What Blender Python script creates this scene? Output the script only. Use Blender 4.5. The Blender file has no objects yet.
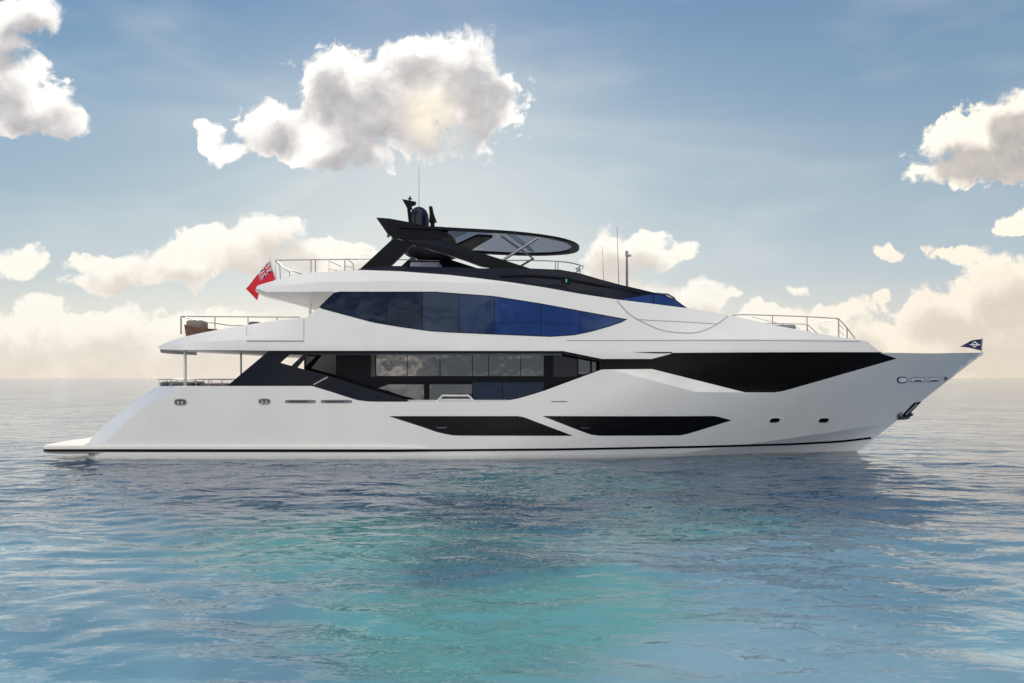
import bpy, math, random
from mathutils import Vector, geometry
import numpy as np

R = math.radians
random.seed(7)
scene = bpy.context.scene
COL = scene.collection

# ------------------------------------------------------------------ camera
F, HZ, CX = 858.0, 378.0, 512.0          # focal length (px), horizon row, centre column
D, EYE = 32.0, 3.0                       # camera to near hull side, eye height
C = 3.6                                  # ship centreline (near side is y = 0)
cd = bpy.data.cameras.new("camera")
cam = bpy.data.objects.new("camera", cd)
COL.objects.link(cam)
cam.location = (0, -D, EYE)
cam.rotation_euler = (R(90), 0, 0)
cd.sensor_width = 36
cd.lens = F / 1024 * 36
cd.shift_y = (HZ - 341.5) / 1024
cd.clip_start = 0.1
cd.clip_end = 100000
scene.camera = cam

scene.view_settings.view_transform = 'Standard'
scene.view_settings.look = 'None'
scene.view_settings.exposure = 0.0
scene.view_settings.gamma = 1.0
scene.view_settings.use_curve_mapping = False

# ------------------------------------------------------------------ sun
SUN_EL, SUN_AZ = 17.0, -5.5              # azimuth measured from +Y towards +X
sl = bpy.data.lights.new("sun", 'SUN')
sl.energy = 5.0
sl.angle = R(1.0)
sl.color = (1.0, 0.90, 0.74)
sun = bpy.data.objects.new("sun", sl)
COL.objects.link(sun)
sd = Vector((math.sin(R(SUN_AZ)) * math.cos(R(SUN_EL)), math.cos(R(SUN_AZ)) * math.cos(R(SUN_EL)), math.sin(R(SUN_EL))))
sun.rotation_euler = sd.to_track_quat('Z', 'Y').to_euler()
sun.location = (0, 60, 60)


# ------------------------------------------------------------------ node helpers
class NT:
    def __init__(self, tree):
        self.t = tree
        self.n = tree.nodes
        self.n.clear()

    def node(self, kind, **kw):
        n = self.n.new(kind)
        for k, v in kw.items():
            setattr(n, k, v)
        return n

    def put(self, sock, v):
        if isinstance(v, bpy.types.NodeSocket):
            self.t.links.new(v, sock)
        elif v is not None:
            if hasattr(sock.default_value, '__len__'):
                v = tuple(v)
                if len(sock.default_value) == 4 and len(v) == 3:
                    v = v + (1,)
                sock.default_value = v
            else:
                sock.default_value = v

    def m(self, op, a, b=None, c=None, clamp=False):
        n = self.node('ShaderNodeMath', operation=op, use_clamp=clamp)
        self.put(n.inputs[0], a)
        if b is not None: self.put(n.inputs[1], b)
        if c is not None: self.put(n.inputs[2], c)
        return n.outputs[0]

    def v(self, op, a, b=None, c=None):
        n = self.node('ShaderNodeVectorMath', operation=op)
        self.put(n.inputs[0], a)
        if op == 'SCALE':
            self.put(n.inputs['Scale'], b)
        elif b is not None:
            self.put(n.inputs[1], b)
        if c is not None: self.put(n.inputs[2], c)
        return n.outputs['Value'] if op in ('LENGTH', 'DOT_PRODUCT', 'DISTANCE') else n.outputs[0]

    def xyz(self, x, y, z=0.0):
        n = self.node('ShaderNodeCombineXYZ')
        self.put(n.inputs[0], x); self.put(n.inputs[1], y); self.put(n.inputs[2], z)
        return n.outputs[0]

    def sep(self, v):
        n = self.node('ShaderNodeSeparateXYZ')
        self.put(n.inputs[0], v)
        return n.outputs[0], n.outputs[1], n.outputs[2]

    def smooth(self, x, a, b, lo=0.0, hi=1.0):
        n = self.node('ShaderNodeMapRange', interpolation_type='SMOOTHSTEP')
        self.put(n.inputs[0], x)
        n.inputs[1].default_value, n.inputs[2].default_value = a, b
        n.inputs[3].default_value, n.inputs[4].default_value = lo, hi
        return n.outputs[0]

    def lin(self, x, a, b, lo=0.0, hi=1.0):
        n = self.node('ShaderNodeMapRange')
        self.put(n.inputs[0], x)
        n.inputs[1].default_value, n.inputs[2].default_value = a, b
        n.inputs[3].default_value, n.inputs[4].default_value = lo, hi
        return n.outputs[0]

    def mix(self, f, a, b, blend='MIX'):
        n = self.node('ShaderNodeMix', data_type='RGBA', blend_type=blend)
        self.put(n.inputs[0], f); self.put(n.inputs[6], a); self.put(n.inputs[7], b)
        return n.outputs[2]

    def ramp(self, x, stops, interp='LINEAR'):
        n = self.node('ShaderNodeValToRGB')
        cr = n.color_ramp
        cr.interpolation = interp
        while len(cr.elements) < len(stops):
            cr.elements.new(0.5)
        for e, (p, col) in zip(cr.elements, stops):
            e.position = p
            e.color = tuple(col) + (1,)
        self.put(n.inputs[0], x)
        return n.outputs[0]

    def noise(self, v, scale, detail=4, rough=0.5, lac=2.0, dist=0.0, dim='3D'):
        n = self.node('ShaderNodeTexNoise', noise_dimensions=dim)
        self.put(n.inputs['Vector'], v)
        n.inputs['Scale'].default_value = scale
        n.inputs['Detail'].default_value = detail
        n.inputs['Roughness'].default_value = rough
        n.inputs['Lacunarity'].default_value = lac
        n.inputs['Distortion'].default_value = dist
        return n.outputs[0], n.outputs[1]

    def voro(self, v, scale, detail=2, rough=0.5):
        n = self.node('ShaderNodeTexVoronoi')
        n.voronoi_dimensions = '2D'
        self.put(n.inputs['Vector'], v)
        n.inputs['Scale'].default_value = scale
        n.inputs['Detail'].default_value = detail
        n.inputs['Roughness'].default_value = rough
        n.normalize = True
        return n.outputs['Distance']


def lin(*c):
    return tuple(((x / 255) / 12.92 if x / 255 <= 0.04045 else (((x / 255) + 0.055) / 1.055) ** 2.4) for x in c)


# ------------------------------------------------------------------ world: sky and clouds by direction
def build_world():
    w = bpy.data.worlds.new("World")
    scene.world = w
    w.use_nodes = True
    T = NT(w.node_tree)
    tc = T.node('ShaderNodeTexCoord')
    d = tc.outputs['Generated']
    dx, dy, dz = T.sep(d)
    zc = T.m('MAXIMUM', dz, 0.0)
    # clear air
    sky = T.ramp(zc, [(0.0, lin(243, 234, 218)), (0.045, lin(234, 232, 222)), (0.11, lin(196, 210, 217)),
                      (0.19, lin(160, 188, 206)), (0.29, lin(128, 167, 198)), (0.40, lin(100, 145, 188)),
                      (0.65, lin(84, 124, 178)), (1.0, lin(70, 108, 166))])
    sky = T.mix(T.m('MULTIPLY', T.smooth(dx, -0.05, 0.45), 0.42), sky, T.ramp(zc, [(0.0, lin(240, 228, 210)), (0.11, lin(190, 202, 212)), (0.29, lin(142, 164, 186)), (0.6, lin(110, 140, 176))]))
    nish = T.node('ShaderNodeTexSky')
    nish.sky_type = 'NISHITA'
    nish.sun_disc = False
    nish.sun_elevation = R(SUN_EL)
    nish.sun_rotation = R(SUN_AZ)
    nish.air_density = 1.0
    nish.dust_density = 1.2
    nsk = T.v('SCALE', nish.outputs[0], 0.05)
    sky = T.mix(0.12, sky, nsk)
    # glow round the veiled sun
    ca = T.v('DOT_PRODUCT', d, tuple(sd))
    glow = T.m('POWER', T.m('MAXIMUM', ca, 0.0), 26.0)
    sky = T.mix(T.m('MULTIPLY', T.m('MULTIPLY', glow, 0.34), T.smooth(dz, 0.40, 0.20)), sky, lin(246, 246, 238))
    # a little uneven veil
    vn, _ = T.noise(T.v('MULTIPLY', d, (3.0, 3.0, 9.0)), 1.6, 3, 0.55)
    veil = T.m('MULTIPLY', T.smooth(vn, 0.45, 0.8), 0.30)
    sky = T.mix(veil, sky, lin(222, 226, 226))

    # ---- clouds ahead, in tangent coordinates (one unit is 6.65 degrees)
    sdy = T.m('MAXIMUM', dy, 0.02)
    u = T.m('DIVIDE', T.m('MULTIPLY', dx, 8.58), sdy)
    v = T.m('DIVIDE', T.m('MULTIPLY', dz, 8.58), sdy)
    p = T.xyz(u, v, 0.0)
    _, wc = T.noise(p, 1.3, 3, 0.55, dim='2D')
    warp = T.v('SCALE', T.v('MULTIPLY', T.v('SUBTRACT', wc, (0.5, 0.5, 0.5)), (1, 1, 0)), 0.32)
    pw = T.v('ADD', p, warp)
    E = [  # centre x, centre y, half width, half height in units of 0.01 of a tangent unit
        (398, 101, 112, 66), (462, 72, 48, 46), (422, 60, 52, 34), (336, 88, 42, 38), (278, 127, 46, 27),
        (348, 149, 54, 26), (482, 108, 30, 34), (256, 132, 26, 17), (494, 80, 18, 26), (210, 137, 15, 17), (226, 154, 15, 10), (204, 126, 8, 8),
        (24, 106, 58, 31), (0, 88, 52, 40), (54, 118, 30, 18), (22, 18, 46, 24), (0, 44, 34, 22),
        (135, 270, 80, 18), (235, 252, 68, 26), (272, 238, 42, 24), (180, 262, 60, 20), (305, 250, 40, 20),
        (22, 262, 36, 16), (95, 284, 44, 10), (345, 258, 40, 20), (25, 346, 90, 42), (110, 352, 110, 40), (210, 348, 100, 42),
        (42, 308, 34, 13), (300, 360, 100, 44),
        (612, 266, 38, 34), (645, 254, 34, 26), (686, 248, 22, 11), (664, 264, 24, 13), (600, 302, 70, 30),
        (706, 304, 34, 20), (780, 318, 42, 16), (794, 286, 16, 8), (832, 314, 30, 13), (730, 354, 140, 36),
        (998, 150, 84, 34), (1020, 120, 50, 30), (952, 170, 36, 15), (1016, 222, 26, 13), (888, 259, 17, 7), (952, 250, 32, 11),
        (1010, 292, 62, 36), (955, 314, 74, 28), (880, 352, 100, 38), (1030, 352, 130, 52), (886, 298, 10, 6),
        (1140, 220, 90, 50), (-110, 250, 90, 40), (-160, 120, 80, 50), (1240, 345, 140, 55), (-120, 350, 130, 45),
    ]

    def union(pt, lst, dy_=0.0, k=0.14):
        f = None
        for (x, y, a, b) in lst:
            c = ((x - CX) / 100, (HZ - y) / 100 + dy_, 0)
            q = T.v('MULTIPLY', T.v('SUBTRACT', pt, c), (100 / a, 100 / b, 0))
            size = min(1.0, b / 34)
            g = T.m('MULTIPLY', T.m('SUBTRACT', 1.0, T.v('LENGTH', q)), 0.5 + 0.5 * size)
            f = g if f is None else T.m('SMOOTH_MAX', f, g, k)
        return f
    # faint beams fanning out from behind the cloud
    us, vs = math.tan(R(SUN_AZ)) * 8.58, math.tan(R(SUN_EL)) / math.cos(R(SUN_AZ)) * 8.58
    du, dv = T.m('SUBTRACT', u, us), T.m('SUBTRACT', v, vs)
    ang = T.m('ARCTAN2', du, dv)
    bn, _ = T.noise(T.xyz(ang, T.m('MULTIPLY', T.m('ABSOLUTE', ang), 0.3), 0.0), 3.6, 3, 0.6, dim='2D')
    rr = T.v('LENGTH', T.xyz(du, dv, 0.0))
    beam = T.m('MULTIPLY', T.smooth(bn, 0.35, 0.80), T.m('MULTIPLY', T.smooth(rr, 0.6, 1.4), T.smooth(rr, 5.5, 1.2)))
    beam = T.m('MULTIPLY', beam, T.m('MULTIPLY', T.smooth(dy, 0.3, 0.6), T.smooth(dv, 0.9, -0.6)))
    sky = T.mix(T.m('MULTIPLY', beam, 0.24), sky, lin(240, 240, 234))
    field = union(pw, E)
    # the shaded heart of each large cloud sits a little low in it
    heart = union(T.v('ADD', p, T.v('SCALE', warp, 0.6)), [e for e in E if e[3] >= 18], -0.17, 0.25)

    def puff(pp):
        a = T.voro(T.v('MULTIPLY', pp, (1.0, 1.15, 1.0)), 2.5, 3, 0.5)
        b, _ = T.noise(pp, 2.4, 9, 0.58, dim='2D')
        return T.m('ADD', T.m('MULTIPLY', T.m('SUBTRACT', 0.40, a), 0.50), T.m('MULTIPLY', T.m('SUBTRACT', b, 0.5), 1.25))
    nf = puff(pw)
    nf2 = puff(T.v('ADD', pw, (-0.03, 0.11, 0.0)))
    ln, _ = T.noise(pw, 1.5, 4, 0.6, dim='2D')
    hf, _ = T.noise(pw, 8.0, 5, 0.62, dim='2D')
    dens = T.m('ADD', T.m('ADD', field, nf), T.m('MULTIPLY', T.m('SUBTRACT', hf, 0.5), 0.42))
    wisp = T.smooth(ln, 0.40, 0.70)
    edge = T.m('ADD', 0.15, T.m('MULTIPLY', wisp, 0.30))
    alpha = T.m('DIVIDE', dens, edge, clamp=True)
    alpha = T.smooth(alpha, 0.0, 1.0)
    thick = T.smooth(T.m('ADD', heart, T.m('ADD', T.m('MULTIPLY', T.m('SUBTRACT', ln, 0.5), 1.3), T.m('MULTIPLY', nf, 0.35))), 0.05, 0.68)
    relief = T.m('SUBTRACT', nf, nf2)                     # lit from above and behind
    lit = T.m('ADD', T.m('SUBTRACT', 1.0, T.m('MULTIPLY', thick, 0.85)), T.m('MULTIPLY', relief, 0.46), clamp=True)
    high = T.mix(lit, lin(182, 180, 184), (1.14, 1.10, 1.04))
    low = T.mix(lit, lin(220, 211, 202), (1.06, 1.0, 0.90))
    cc = T.mix(T.smooth(v, 1.15, 2.1), low, high)
    cc = T.mix(T.smooth(dx, 0.22, 0.45), cc, T.v('MULTIPLY', cc, (1.0, 0.955, 0.885)))
    # the sun glimmers through the thick of the big cloud
    spot = T.m('MULTIPLY', T.m('POWER', T.m('MAXIMUM', ca, 0.0), 2200.0), T.smooth(nf, -0.7, 0.15))
    cc = T.mix(T.m('MULTIPLY', spot, 0.8), cc, (1.2, 1.08, 0.86))
    alpha = T.m('MULTIPLY', alpha, T.m('MULTIPLY', T.smooth(dy, 0.05, 0.25), T.smooth(v, 0.0, 1.6, 0.70, 1.0)))
    sky = T.mix(alpha, sky, cc)

    # ---- unseen clouds behind the viewer, brightened to light the hull, left off the bow side
    rp = T.xyz(T.m('MULTIPLY', dx, 1.0), T.m('MULTIPLY', dz, 2.4), T.m('MULTIPLY', dy, 0.4))
    r1, _ = T.noise(rp, 6.5, 6, 0.58)
    r2, _ = T.noise(T.v('ADD', rp, (0.0, 0.05, 0.0)), 6.5, 3, 0.58)
    r1 = T.m('ADD', r1, T.lin(zc, 0.0, 0.2, -0.035, 0.02))
    left = T.smooth(dx, 0.85, 0.25)
    ra = T.m('MULTIPLY', T.smooth(r1, 0.43, 0.56), T.m('MULTIPLY', left, T.smooth(dy, 0.10, -0.2)))
    rl = T.m('ADD', 0.65, T.m('MULTIPLY', T.m('SUBTRACT', r1, r2), 3.0), clamp=True)
    rc = T.mix(rl, (1.15, 1.10, 1.08), (2.65, 2.45, 2.15))
    bsky = T.ramp(zc, [(0.0, lin(196, 202, 210)), (0.12, lin(176, 194, 214)), (0.4, lin(112, 150, 196)), (1.0, lin(70, 108, 166))])
    back = T.mix(T.smooth(dy, 0.05, -0.35), sky, T.v('SCALE', bsky, T.smooth(dx, 0.2, 0.9, 1.1, 0.5)))  # unseen sky dimmed to the right so the bow renders darker
    sky = T.mix(ra, back, rc)

    bg = T.node('ShaderNodeBackground')
    T.put(bg.inputs[0], sky)
    bg.inputs[1].default_value = 1.0
    out = T.node('ShaderNodeOutputWorld')
    T.t.links.new(bg.outputs[0], out.inputs[0])
    w.cycles.sampling_method = 'MANUAL'
    w.cycles.sample_map_resolution = 512


build_world()


# ------------------------------------------------------------------ materials
def principled(name, col, rough=0.4, metal=0.0, ior=1.5, coat=0.0, vary=0.0, vscale=3.0, rvary=0.0, trans=0.0):
    m = bpy.data.materials.new(name)
    m.use_nodes = True
    T = NT(m.node_tree)
    b = T.node('ShaderNodeBsdfPrincipled')
    out = T.node('ShaderNodeOutputMaterial')
    T.t.links.new(b.outputs[0], out.inputs[0])
    tc = T.node('ShaderNodeTexCoord').outputs['Object']
    c = tuple(col)
    if vary:
        n, _ = T.noise(tc, vscale, 5, 0.6)
        f = T.smooth(n, 0.3, 0.7)
        csock = T.mix(f, tuple(x * (1 - vary) for x in c), tuple(min(1, x * (1 + vary * 0.5)) for x in c))
        T.put(b.inputs['Base Color'], csock)
    else:
        T.put(b.inputs['Base Color'], c)
    if rvary:
        n2, _ = T.noise(tc, vscale * 1.7, 4, 0.6)
        T.put(b.inputs['Roughness'], T.lin(n2, 0.3, 0.7, max(0.0, rough - rvary), rough + rvary))
    else:
        b.inputs['Roughness'].default_value = rough
    b.inputs['Metallic'].default_value = metal
    b.inputs['IOR'].default_value = ior
    b.inputs['Coat Weight'].default_value = coat
    b.inputs['Coat Roughness'].default_value = 0.05
    b.inputs['Transmission Weight'].default_value = trans
    return m, T, b


def P(*a, **k):
    return principled(*a, **k)[0]


M = {}
M['white'] = P("white_gelcoat", (0.80, 0.79, 0.775), 0.32, coat=0.25, vary=0.035, vscale=0.45, rvary=0.05)
def hull_paint():
    m, T, b = principled("hull_gelcoat", (0.80, 0.785, 0.77), 0.30, coat=0.6)
    tc = T.node('ShaderNodeTexCoord').outputs['Object']
    x, y, z = T.sep(tc)
    n1, _ = T.noise(tc, 0.5, 5, 0.6)
    n2, _ = T.noise(T.v('MULTIPLY', tc, (1.0, 1.0, 0.25)), 1.6, 5, 0.65)
    c = T.mix(T.smooth(n1, 0.3, 0.7), (0.775, 0.76, 0.745), (0.81, 0.80, 0.785))
    edge = T.m('ADD', z, T.m('MULTIPLY', T.m('SUBTRACT', n2, 0.5), 0.16))
    c = T.mix(T.smooth(edge, 0.03, -0.05, 0.0, 0.65), c, (0.30, 0.32, 0.30))
    T.put(b.inputs['Base Color'], c)
    bp = T.node('ShaderNodeBump')
    bp.inputs['Distance'].default_value = 0.03
    bp.inputs['Strength'].default_value = 0.5
    n3, _ = T.noise(tc, 0.35, 2, 0.5)
    T.put(bp.inputs['Height'], n3)
    T.t.links.new(bp.outputs[0], b.inputs['Coat Normal'])
    return m


M['hull'] = hull_paint()
M['white2'] = P("white_deck_paint", (0.80, 0.785, 0.75), 0.5, vary=0.04, vscale=1.5)
M['platform'] = P("platform_sunlit_cream", (0.87, 0.84, 0.76), 0.5, vary=0.04, vscale=1.5)  # paint warmed and lightened to stand in for low sun on it
M['slot'] = P("bright_slot_white", (0.93, 0.93, 0.92), 0.4)  # near-white standing in for light showing in the bow openings
M['boot'] = P("boot_stripe_black", (0.008, 0.008, 0.012), 0.3, ior=1.15)
M['black'] = P("black_gloss_paint", (0.008, 0.009, 0.013), 0.2, ior=1.17, vary=0.3, vscale=1.2)
M['satin'] = P("satin_black", (0.010, 0.010, 0.014), 0.55, ior=1.2, vary=0.3, vscale=1.5)
M['coaming'] = P("coaming_gloss_black", (0.006, 0.009, 0.022), 0.15, ior=1.22, vary=0.3, vscale=1.0)
M['navy'] = P("navy_gloss_paint", (0.005, 0.007, 0.016), 0.12, ior=1.25, vary=0.25, vscale=1.0)
M['panel'] = P("dark_glazing", (0.009, 0.0075, 0.007), 0.12, ior=1.2, vary=0.3, vscale=0.8)
M['hullglass'] = P("hull_window_glass", (0.004, 0.004, 0.005), 0.06, ior=1.26, vary=0.3)
M['glass'] = P("salon_glass", (0.012, 0.013, 0.017), 0.03, ior=1.95, vary=0.3, vscale=0.9)
M['dimglass'] = P("dim_glass", (0.008, 0.008, 0.010), 0.06, ior=1.45, vary=0.3, vscale=0.9)
M['loungeglass'] = P("lounge_glass", (0.014, 0.022, 0.048), 0.05, ior=1.42, vary=0.3, vscale=0.6)
M['loungeglass2'] = P("lounge_glass_navy", (0.007, 0.012, 0.028), 0.05, ior=1.32, vary=0.3, vscale=0.6)
M['loungeglass3'] = P("lounge_glass_blue_tint", (0.012, 0.026, 0.080), 0.05, ior=1.42, vary=0.3, vscale=0.6)
M['blueglass'] = P("blue_glass", (0.012, 0.036, 0.15), 0.06, ior=1.4, vary=0.2, vscale=0.6)
for k_ in ('glass', 'loungeglass', 'loungeglass2', 'loungeglass3', 'blueglass', 'panel'):   # slight roller-wave in the panes
    T_ = NT.__new__(NT); T_.t = M[k_].node_tree; T_.n = T_.t.nodes
    nz_, _ = T_.noise(T_.node('ShaderNodeTexCoord').outputs['Object'], 0.9, 2, 0.5)
    bp_ = T_.node('ShaderNodeBump')
    bp_.inputs['Distance'].default_value = 0.02
    bp_.inputs['Strength'].default_value = 0.6
    T_.put(bp_.inputs['Height'], nz_)
    T_.t.links.new(bp_.outputs[0], next(n for n in T_.n if n.type == 'BSDF_PRINCIPLED').inputs['Normal'])
for k_ in ('loungeglass', 'loungeglass2', 'loungeglass3', 'blueglass'):                       # blue coated glass
    next(n for n in M[k_].node_tree.nodes if n.type == 'BSDF_PRINCIPLED').inputs['Specular Tint'].default_value = (0.55, 0.72, 1.0, 1)
M['steel'] = P("polished_steel", (0.42, 0.42, 0.43), 0.55, metal=1.0, vary=0.1)
M['darksteel'] = P("dark_steel", (0.12, 0.12, 0.14), 0.35, metal=0.8, vary=0.1)
M['seam'] = P("seam_sealant", (0.38, 0.38, 0.40), 0.6)
M['seamdark'] = P("dark_seam", (0.02, 0.02, 0.022), 0.6)
M['teak'] = P("teak_deck", (0.33, 0.22, 0.13), 0.6, vary=0.25, vscale=6)
M['wicker'] = P("brown_wicker", (0.16, 0.075, 0.05), 0.7, vary=0.45, vscale=30)
M['cushion'] = P("taupe_cushion", (0.26, 0.22, 0.19), 0.85, vary=0.12, vscale=12)
M['greycushion'] = P("grey_cushion", (0.10, 0.10, 0.115), 0.85, vary=0.15, vscale=12)
M['paleblue'] = P("pale_cushion", (0.50, 0.53, 0.66), 0.8, vary=0.08, vscale=8)
M['green'] = P("green_lens", (0.02, 0.55, 0.28), 0.2)
M['recess'] = P("recess_grey", (0.20, 0.20, 0.225), 0.45, vary=0.2, vscale=4)
M['recessdark'] = P("recess_dark", (0.05, 0.05, 0.06), 0.4, vary=0.2, vscale=4)
M['radome'] = P("radome_navy", (0.008, 0.012, 0.034), 0.28, ior=1.35)
M['flagred'] = P("flag_red", (0.62, 0.012, 0.03), 0.75, vary=0.1, vscale=5)
M['flagblue'] = P("flag_blue", (0.012, 0.025, 0.20), 0.75, vary=0.1, vscale=5)
M['flagwhite'] = P("flag_white", (0.75, 0.74, 0.74), 0.75)
M['pennant'] = P("pennant_navy", (0.014, 0.02, 0.085), 0.75, vary=0.1)


def roof_glass():
    m = bpy.data.materials.new("roof_tinted_glass")
    m.use_nodes = True
    T = NT(m.node_tree)
    tr = T.node('ShaderNodeBsdfTransparent')
    tr.inputs[0].default_value = (0.17, 0.21, 0.31, 1)
    gl = T.node('ShaderNodeBsdfGlossy')
    gl.inputs[0].default_value = (0.9, 0.9, 0.95, 1)
    gl.inputs[1].default_value = 0.06
    fr = T.node('ShaderNodeFresnel')
    fr.inputs[0].default_value = 1.25
    df = T.node('ShaderNodeBsdfDiffuse')
    df.inputs[0].default_value = (0.015, 0.025, 0.06, 1)
    ms0 = T.node('ShaderNodeMixShader')
    ms0.inputs[0].default_value = 0.35
    T.t.links.new(tr.outputs[0], ms0.inputs[1]); T.t.links.new(df.outputs[0], ms0.inputs[2])
    ms = T.node('ShaderNodeMixShader')
    T.put(ms.inputs[0], T.m('MULTIPLY', fr.outputs[0], 0.35))
    T.t.links.new(ms0.outputs[0], ms.inputs[1]); T.t.links.new(gl.outputs[0], ms.inputs[2])
    out = T.node('ShaderNodeOutputMaterial')
    T.t.links.new(ms.outputs[0], out.inputs[0])
    return m


M['roofglass'] = roof_glass()


def water_mat():
    m, T, b = principled("sea_water", (0.05, 0.2, 0.25), 0.02, ior=1.333)
    tc = T.node('ShaderNodeTexCoord').outputs['Object']
    x, y, z = T.sep(tc)
    # seabed: pale sand and turquoise shallows
    n1, _ = T.noise(T.v('MULTIPLY', tc, (1.0, 0.8, 0.0)), 0.10, 5, 0.55, dist=0.4)
    n2, _ = T.noise(T.v('ADD', T.v('MULTIPLY', tc, (1.0, 0.9, 0.0)), (31.0, 7.0, 0.0)), 0.17, 5, 0.6, dist=0.6)
    shoal = None
    for (cx, cy, a, bb) in [(-2.6, -15.5, 4.2, 3.6), (-0.6, -21.0, 2.4, 2.4), (1.0, -19.8, 1.6, 2.2), (1.2, -7.0, 5.0, 4.0), (3.5, -13.5, 2.4, 2.2)]:
        q = T.v('MULTIPLY', T.v('SUBTRACT', T.v('MULTIPLY', tc, (1, 1, 0)), (cx, cy, 0)), (1 / a, 1 / bb, 0))
        g = T.m('SUBTRACT', 1.0, T.v('LENGTH', q))
        shoal = g if shoal is None else T.m('SMOOTH_MAX', shoal, g, 0.2)
    sh = T.smooth(T.m('ADD', shoal, T.m('MULTIPLY', T.m('SUBTRACT', n2, 0.5), 2.2)), -0.25, 0.55)
    deep = T.mix(T.smooth(n1, 0.36, 0.64), (0.16, 0.32, 0.40), (0.31, 0.50, 0.56))
    col = T.mix(T.m('MULTIPLY', sh, 0.85), deep, (0.14, 0.43, 0.39))
    refl_dark = None  # dark patches painted into the water to imitate the yacht's reflection
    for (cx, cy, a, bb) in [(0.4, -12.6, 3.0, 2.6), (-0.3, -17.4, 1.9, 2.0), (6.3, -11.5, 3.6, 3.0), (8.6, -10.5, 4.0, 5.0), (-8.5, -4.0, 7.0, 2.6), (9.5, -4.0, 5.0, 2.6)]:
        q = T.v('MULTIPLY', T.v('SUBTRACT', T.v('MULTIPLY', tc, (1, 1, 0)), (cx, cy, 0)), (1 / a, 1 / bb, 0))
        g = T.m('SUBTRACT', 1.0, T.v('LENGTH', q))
        refl_dark = g if refl_dark is None else T.m('SMOOTH_MAX', refl_dark, g, 0.2)
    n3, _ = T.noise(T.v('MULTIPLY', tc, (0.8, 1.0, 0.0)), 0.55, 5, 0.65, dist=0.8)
    refl_mask = T.smooth(T.m('ADD', refl_dark, T.m('MULTIPLY', T.m('SUBTRACT', n3, 0.5), 2.0)), -0.1, 0.5)
    depth = T.smooth(T.m('ADD', y, T.m('MULTIPLY', T.m('SUBTRACT', n1, 0.5), 16.0)), -20.5, -8.0)  # deeper water towards the hull, darkened further to imitate its reflection
    col = T.mix(T.m('MULTIPLY', depth, 0.86), col, (0.017, 0.052, 0.115))  # deep-water colour, also imitating the hull's reflection
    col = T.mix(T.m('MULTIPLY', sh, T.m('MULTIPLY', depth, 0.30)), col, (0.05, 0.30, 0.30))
    col = T.mix(T.m('MULTIPLY', refl_mask, 0.52), col, (0.025, 0.072, 0.145))
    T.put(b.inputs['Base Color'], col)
    # ripples: three scales, stretched along the swell
    r1, _ = T.noise(T.v('MULTIPLY', tc, (0.55, 1.0, 1.0)), 0.75, 2, 0.5, dist=0.3)
    r2, _ = T.noise(T.v('MULTIPLY', T.v('ADD', tc, (5, 9, 0)), (0.6, 1.0, 1.0)), 2.1, 3, 0.5, dist=0.5)
    r3, _ = T.noise(T.v('MULTIPLY', tc, (0.7, 1.0, 1.0)), 7.0, 2, 0.5)
    calm, _ = T.noise(T.v('MULTIPLY', tc, (0.6, 1.0, 0.0)), 0.09, 3, 0.5)
    cal = T.smooth(calm, 0.35, 0.65, 0.35, 1.0)
    h = T.m('ADD', T.m('MULTIPLY', r1, 0.115), T.m('ADD', T.m('MULTIPLY', T.m('MULTIPLY', r2, cal), 0.065), T.m('MULTIPLY', T.m('MULTIPLY', r3, cal), 0.007)))
    h = T.m('MULTIPLY', h, T.smooth(y, 4.0, 90.0, 1.0, 1.9))
    bump = T.node('ShaderNodeBump')
    bump.inputs['Strength'].default_value = 1.0
    bump.inputs['Distance'].default_value = 1.0
    T.put(bump.inputs['Height'], h)
    T.t.links.new(bump.outputs[0], b.inputs['Normal'])
    return m


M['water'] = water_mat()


# ------------------------------------------------------------------ geometry helpers
def W(px, py, Y):
    """a point of the photograph, at depth Y behind the near hull side, in metres"""
    k = (D + Y) / F
    return (px - CX) * k, Y, EYE - (py - HZ) * k


def on(pt, surf):
    """where the sight line through a photo point meets the surface y = surf(x, z); ('w', x, z) is taken as is"""
    if pt[0] == 'w':
        return pt[1], pt[2]
    Y = 0.5
    for _ in range(40):
        x, _, z = W(pt[0], pt[1], Y)
        Y = 0.5 * Y + 0.5 * surf(x, z)
    x, _, z = W(pt[0], pt[1], Y)
    return x, z


def sstep(a, b, x):
    t = max(0.0, min(1.0, (x - a) / (b - a)))
    return t * t * (3 - 2 * t)


def interp(xs, ys, x):
    return float(np.interp(x, xs, ys))


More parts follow.
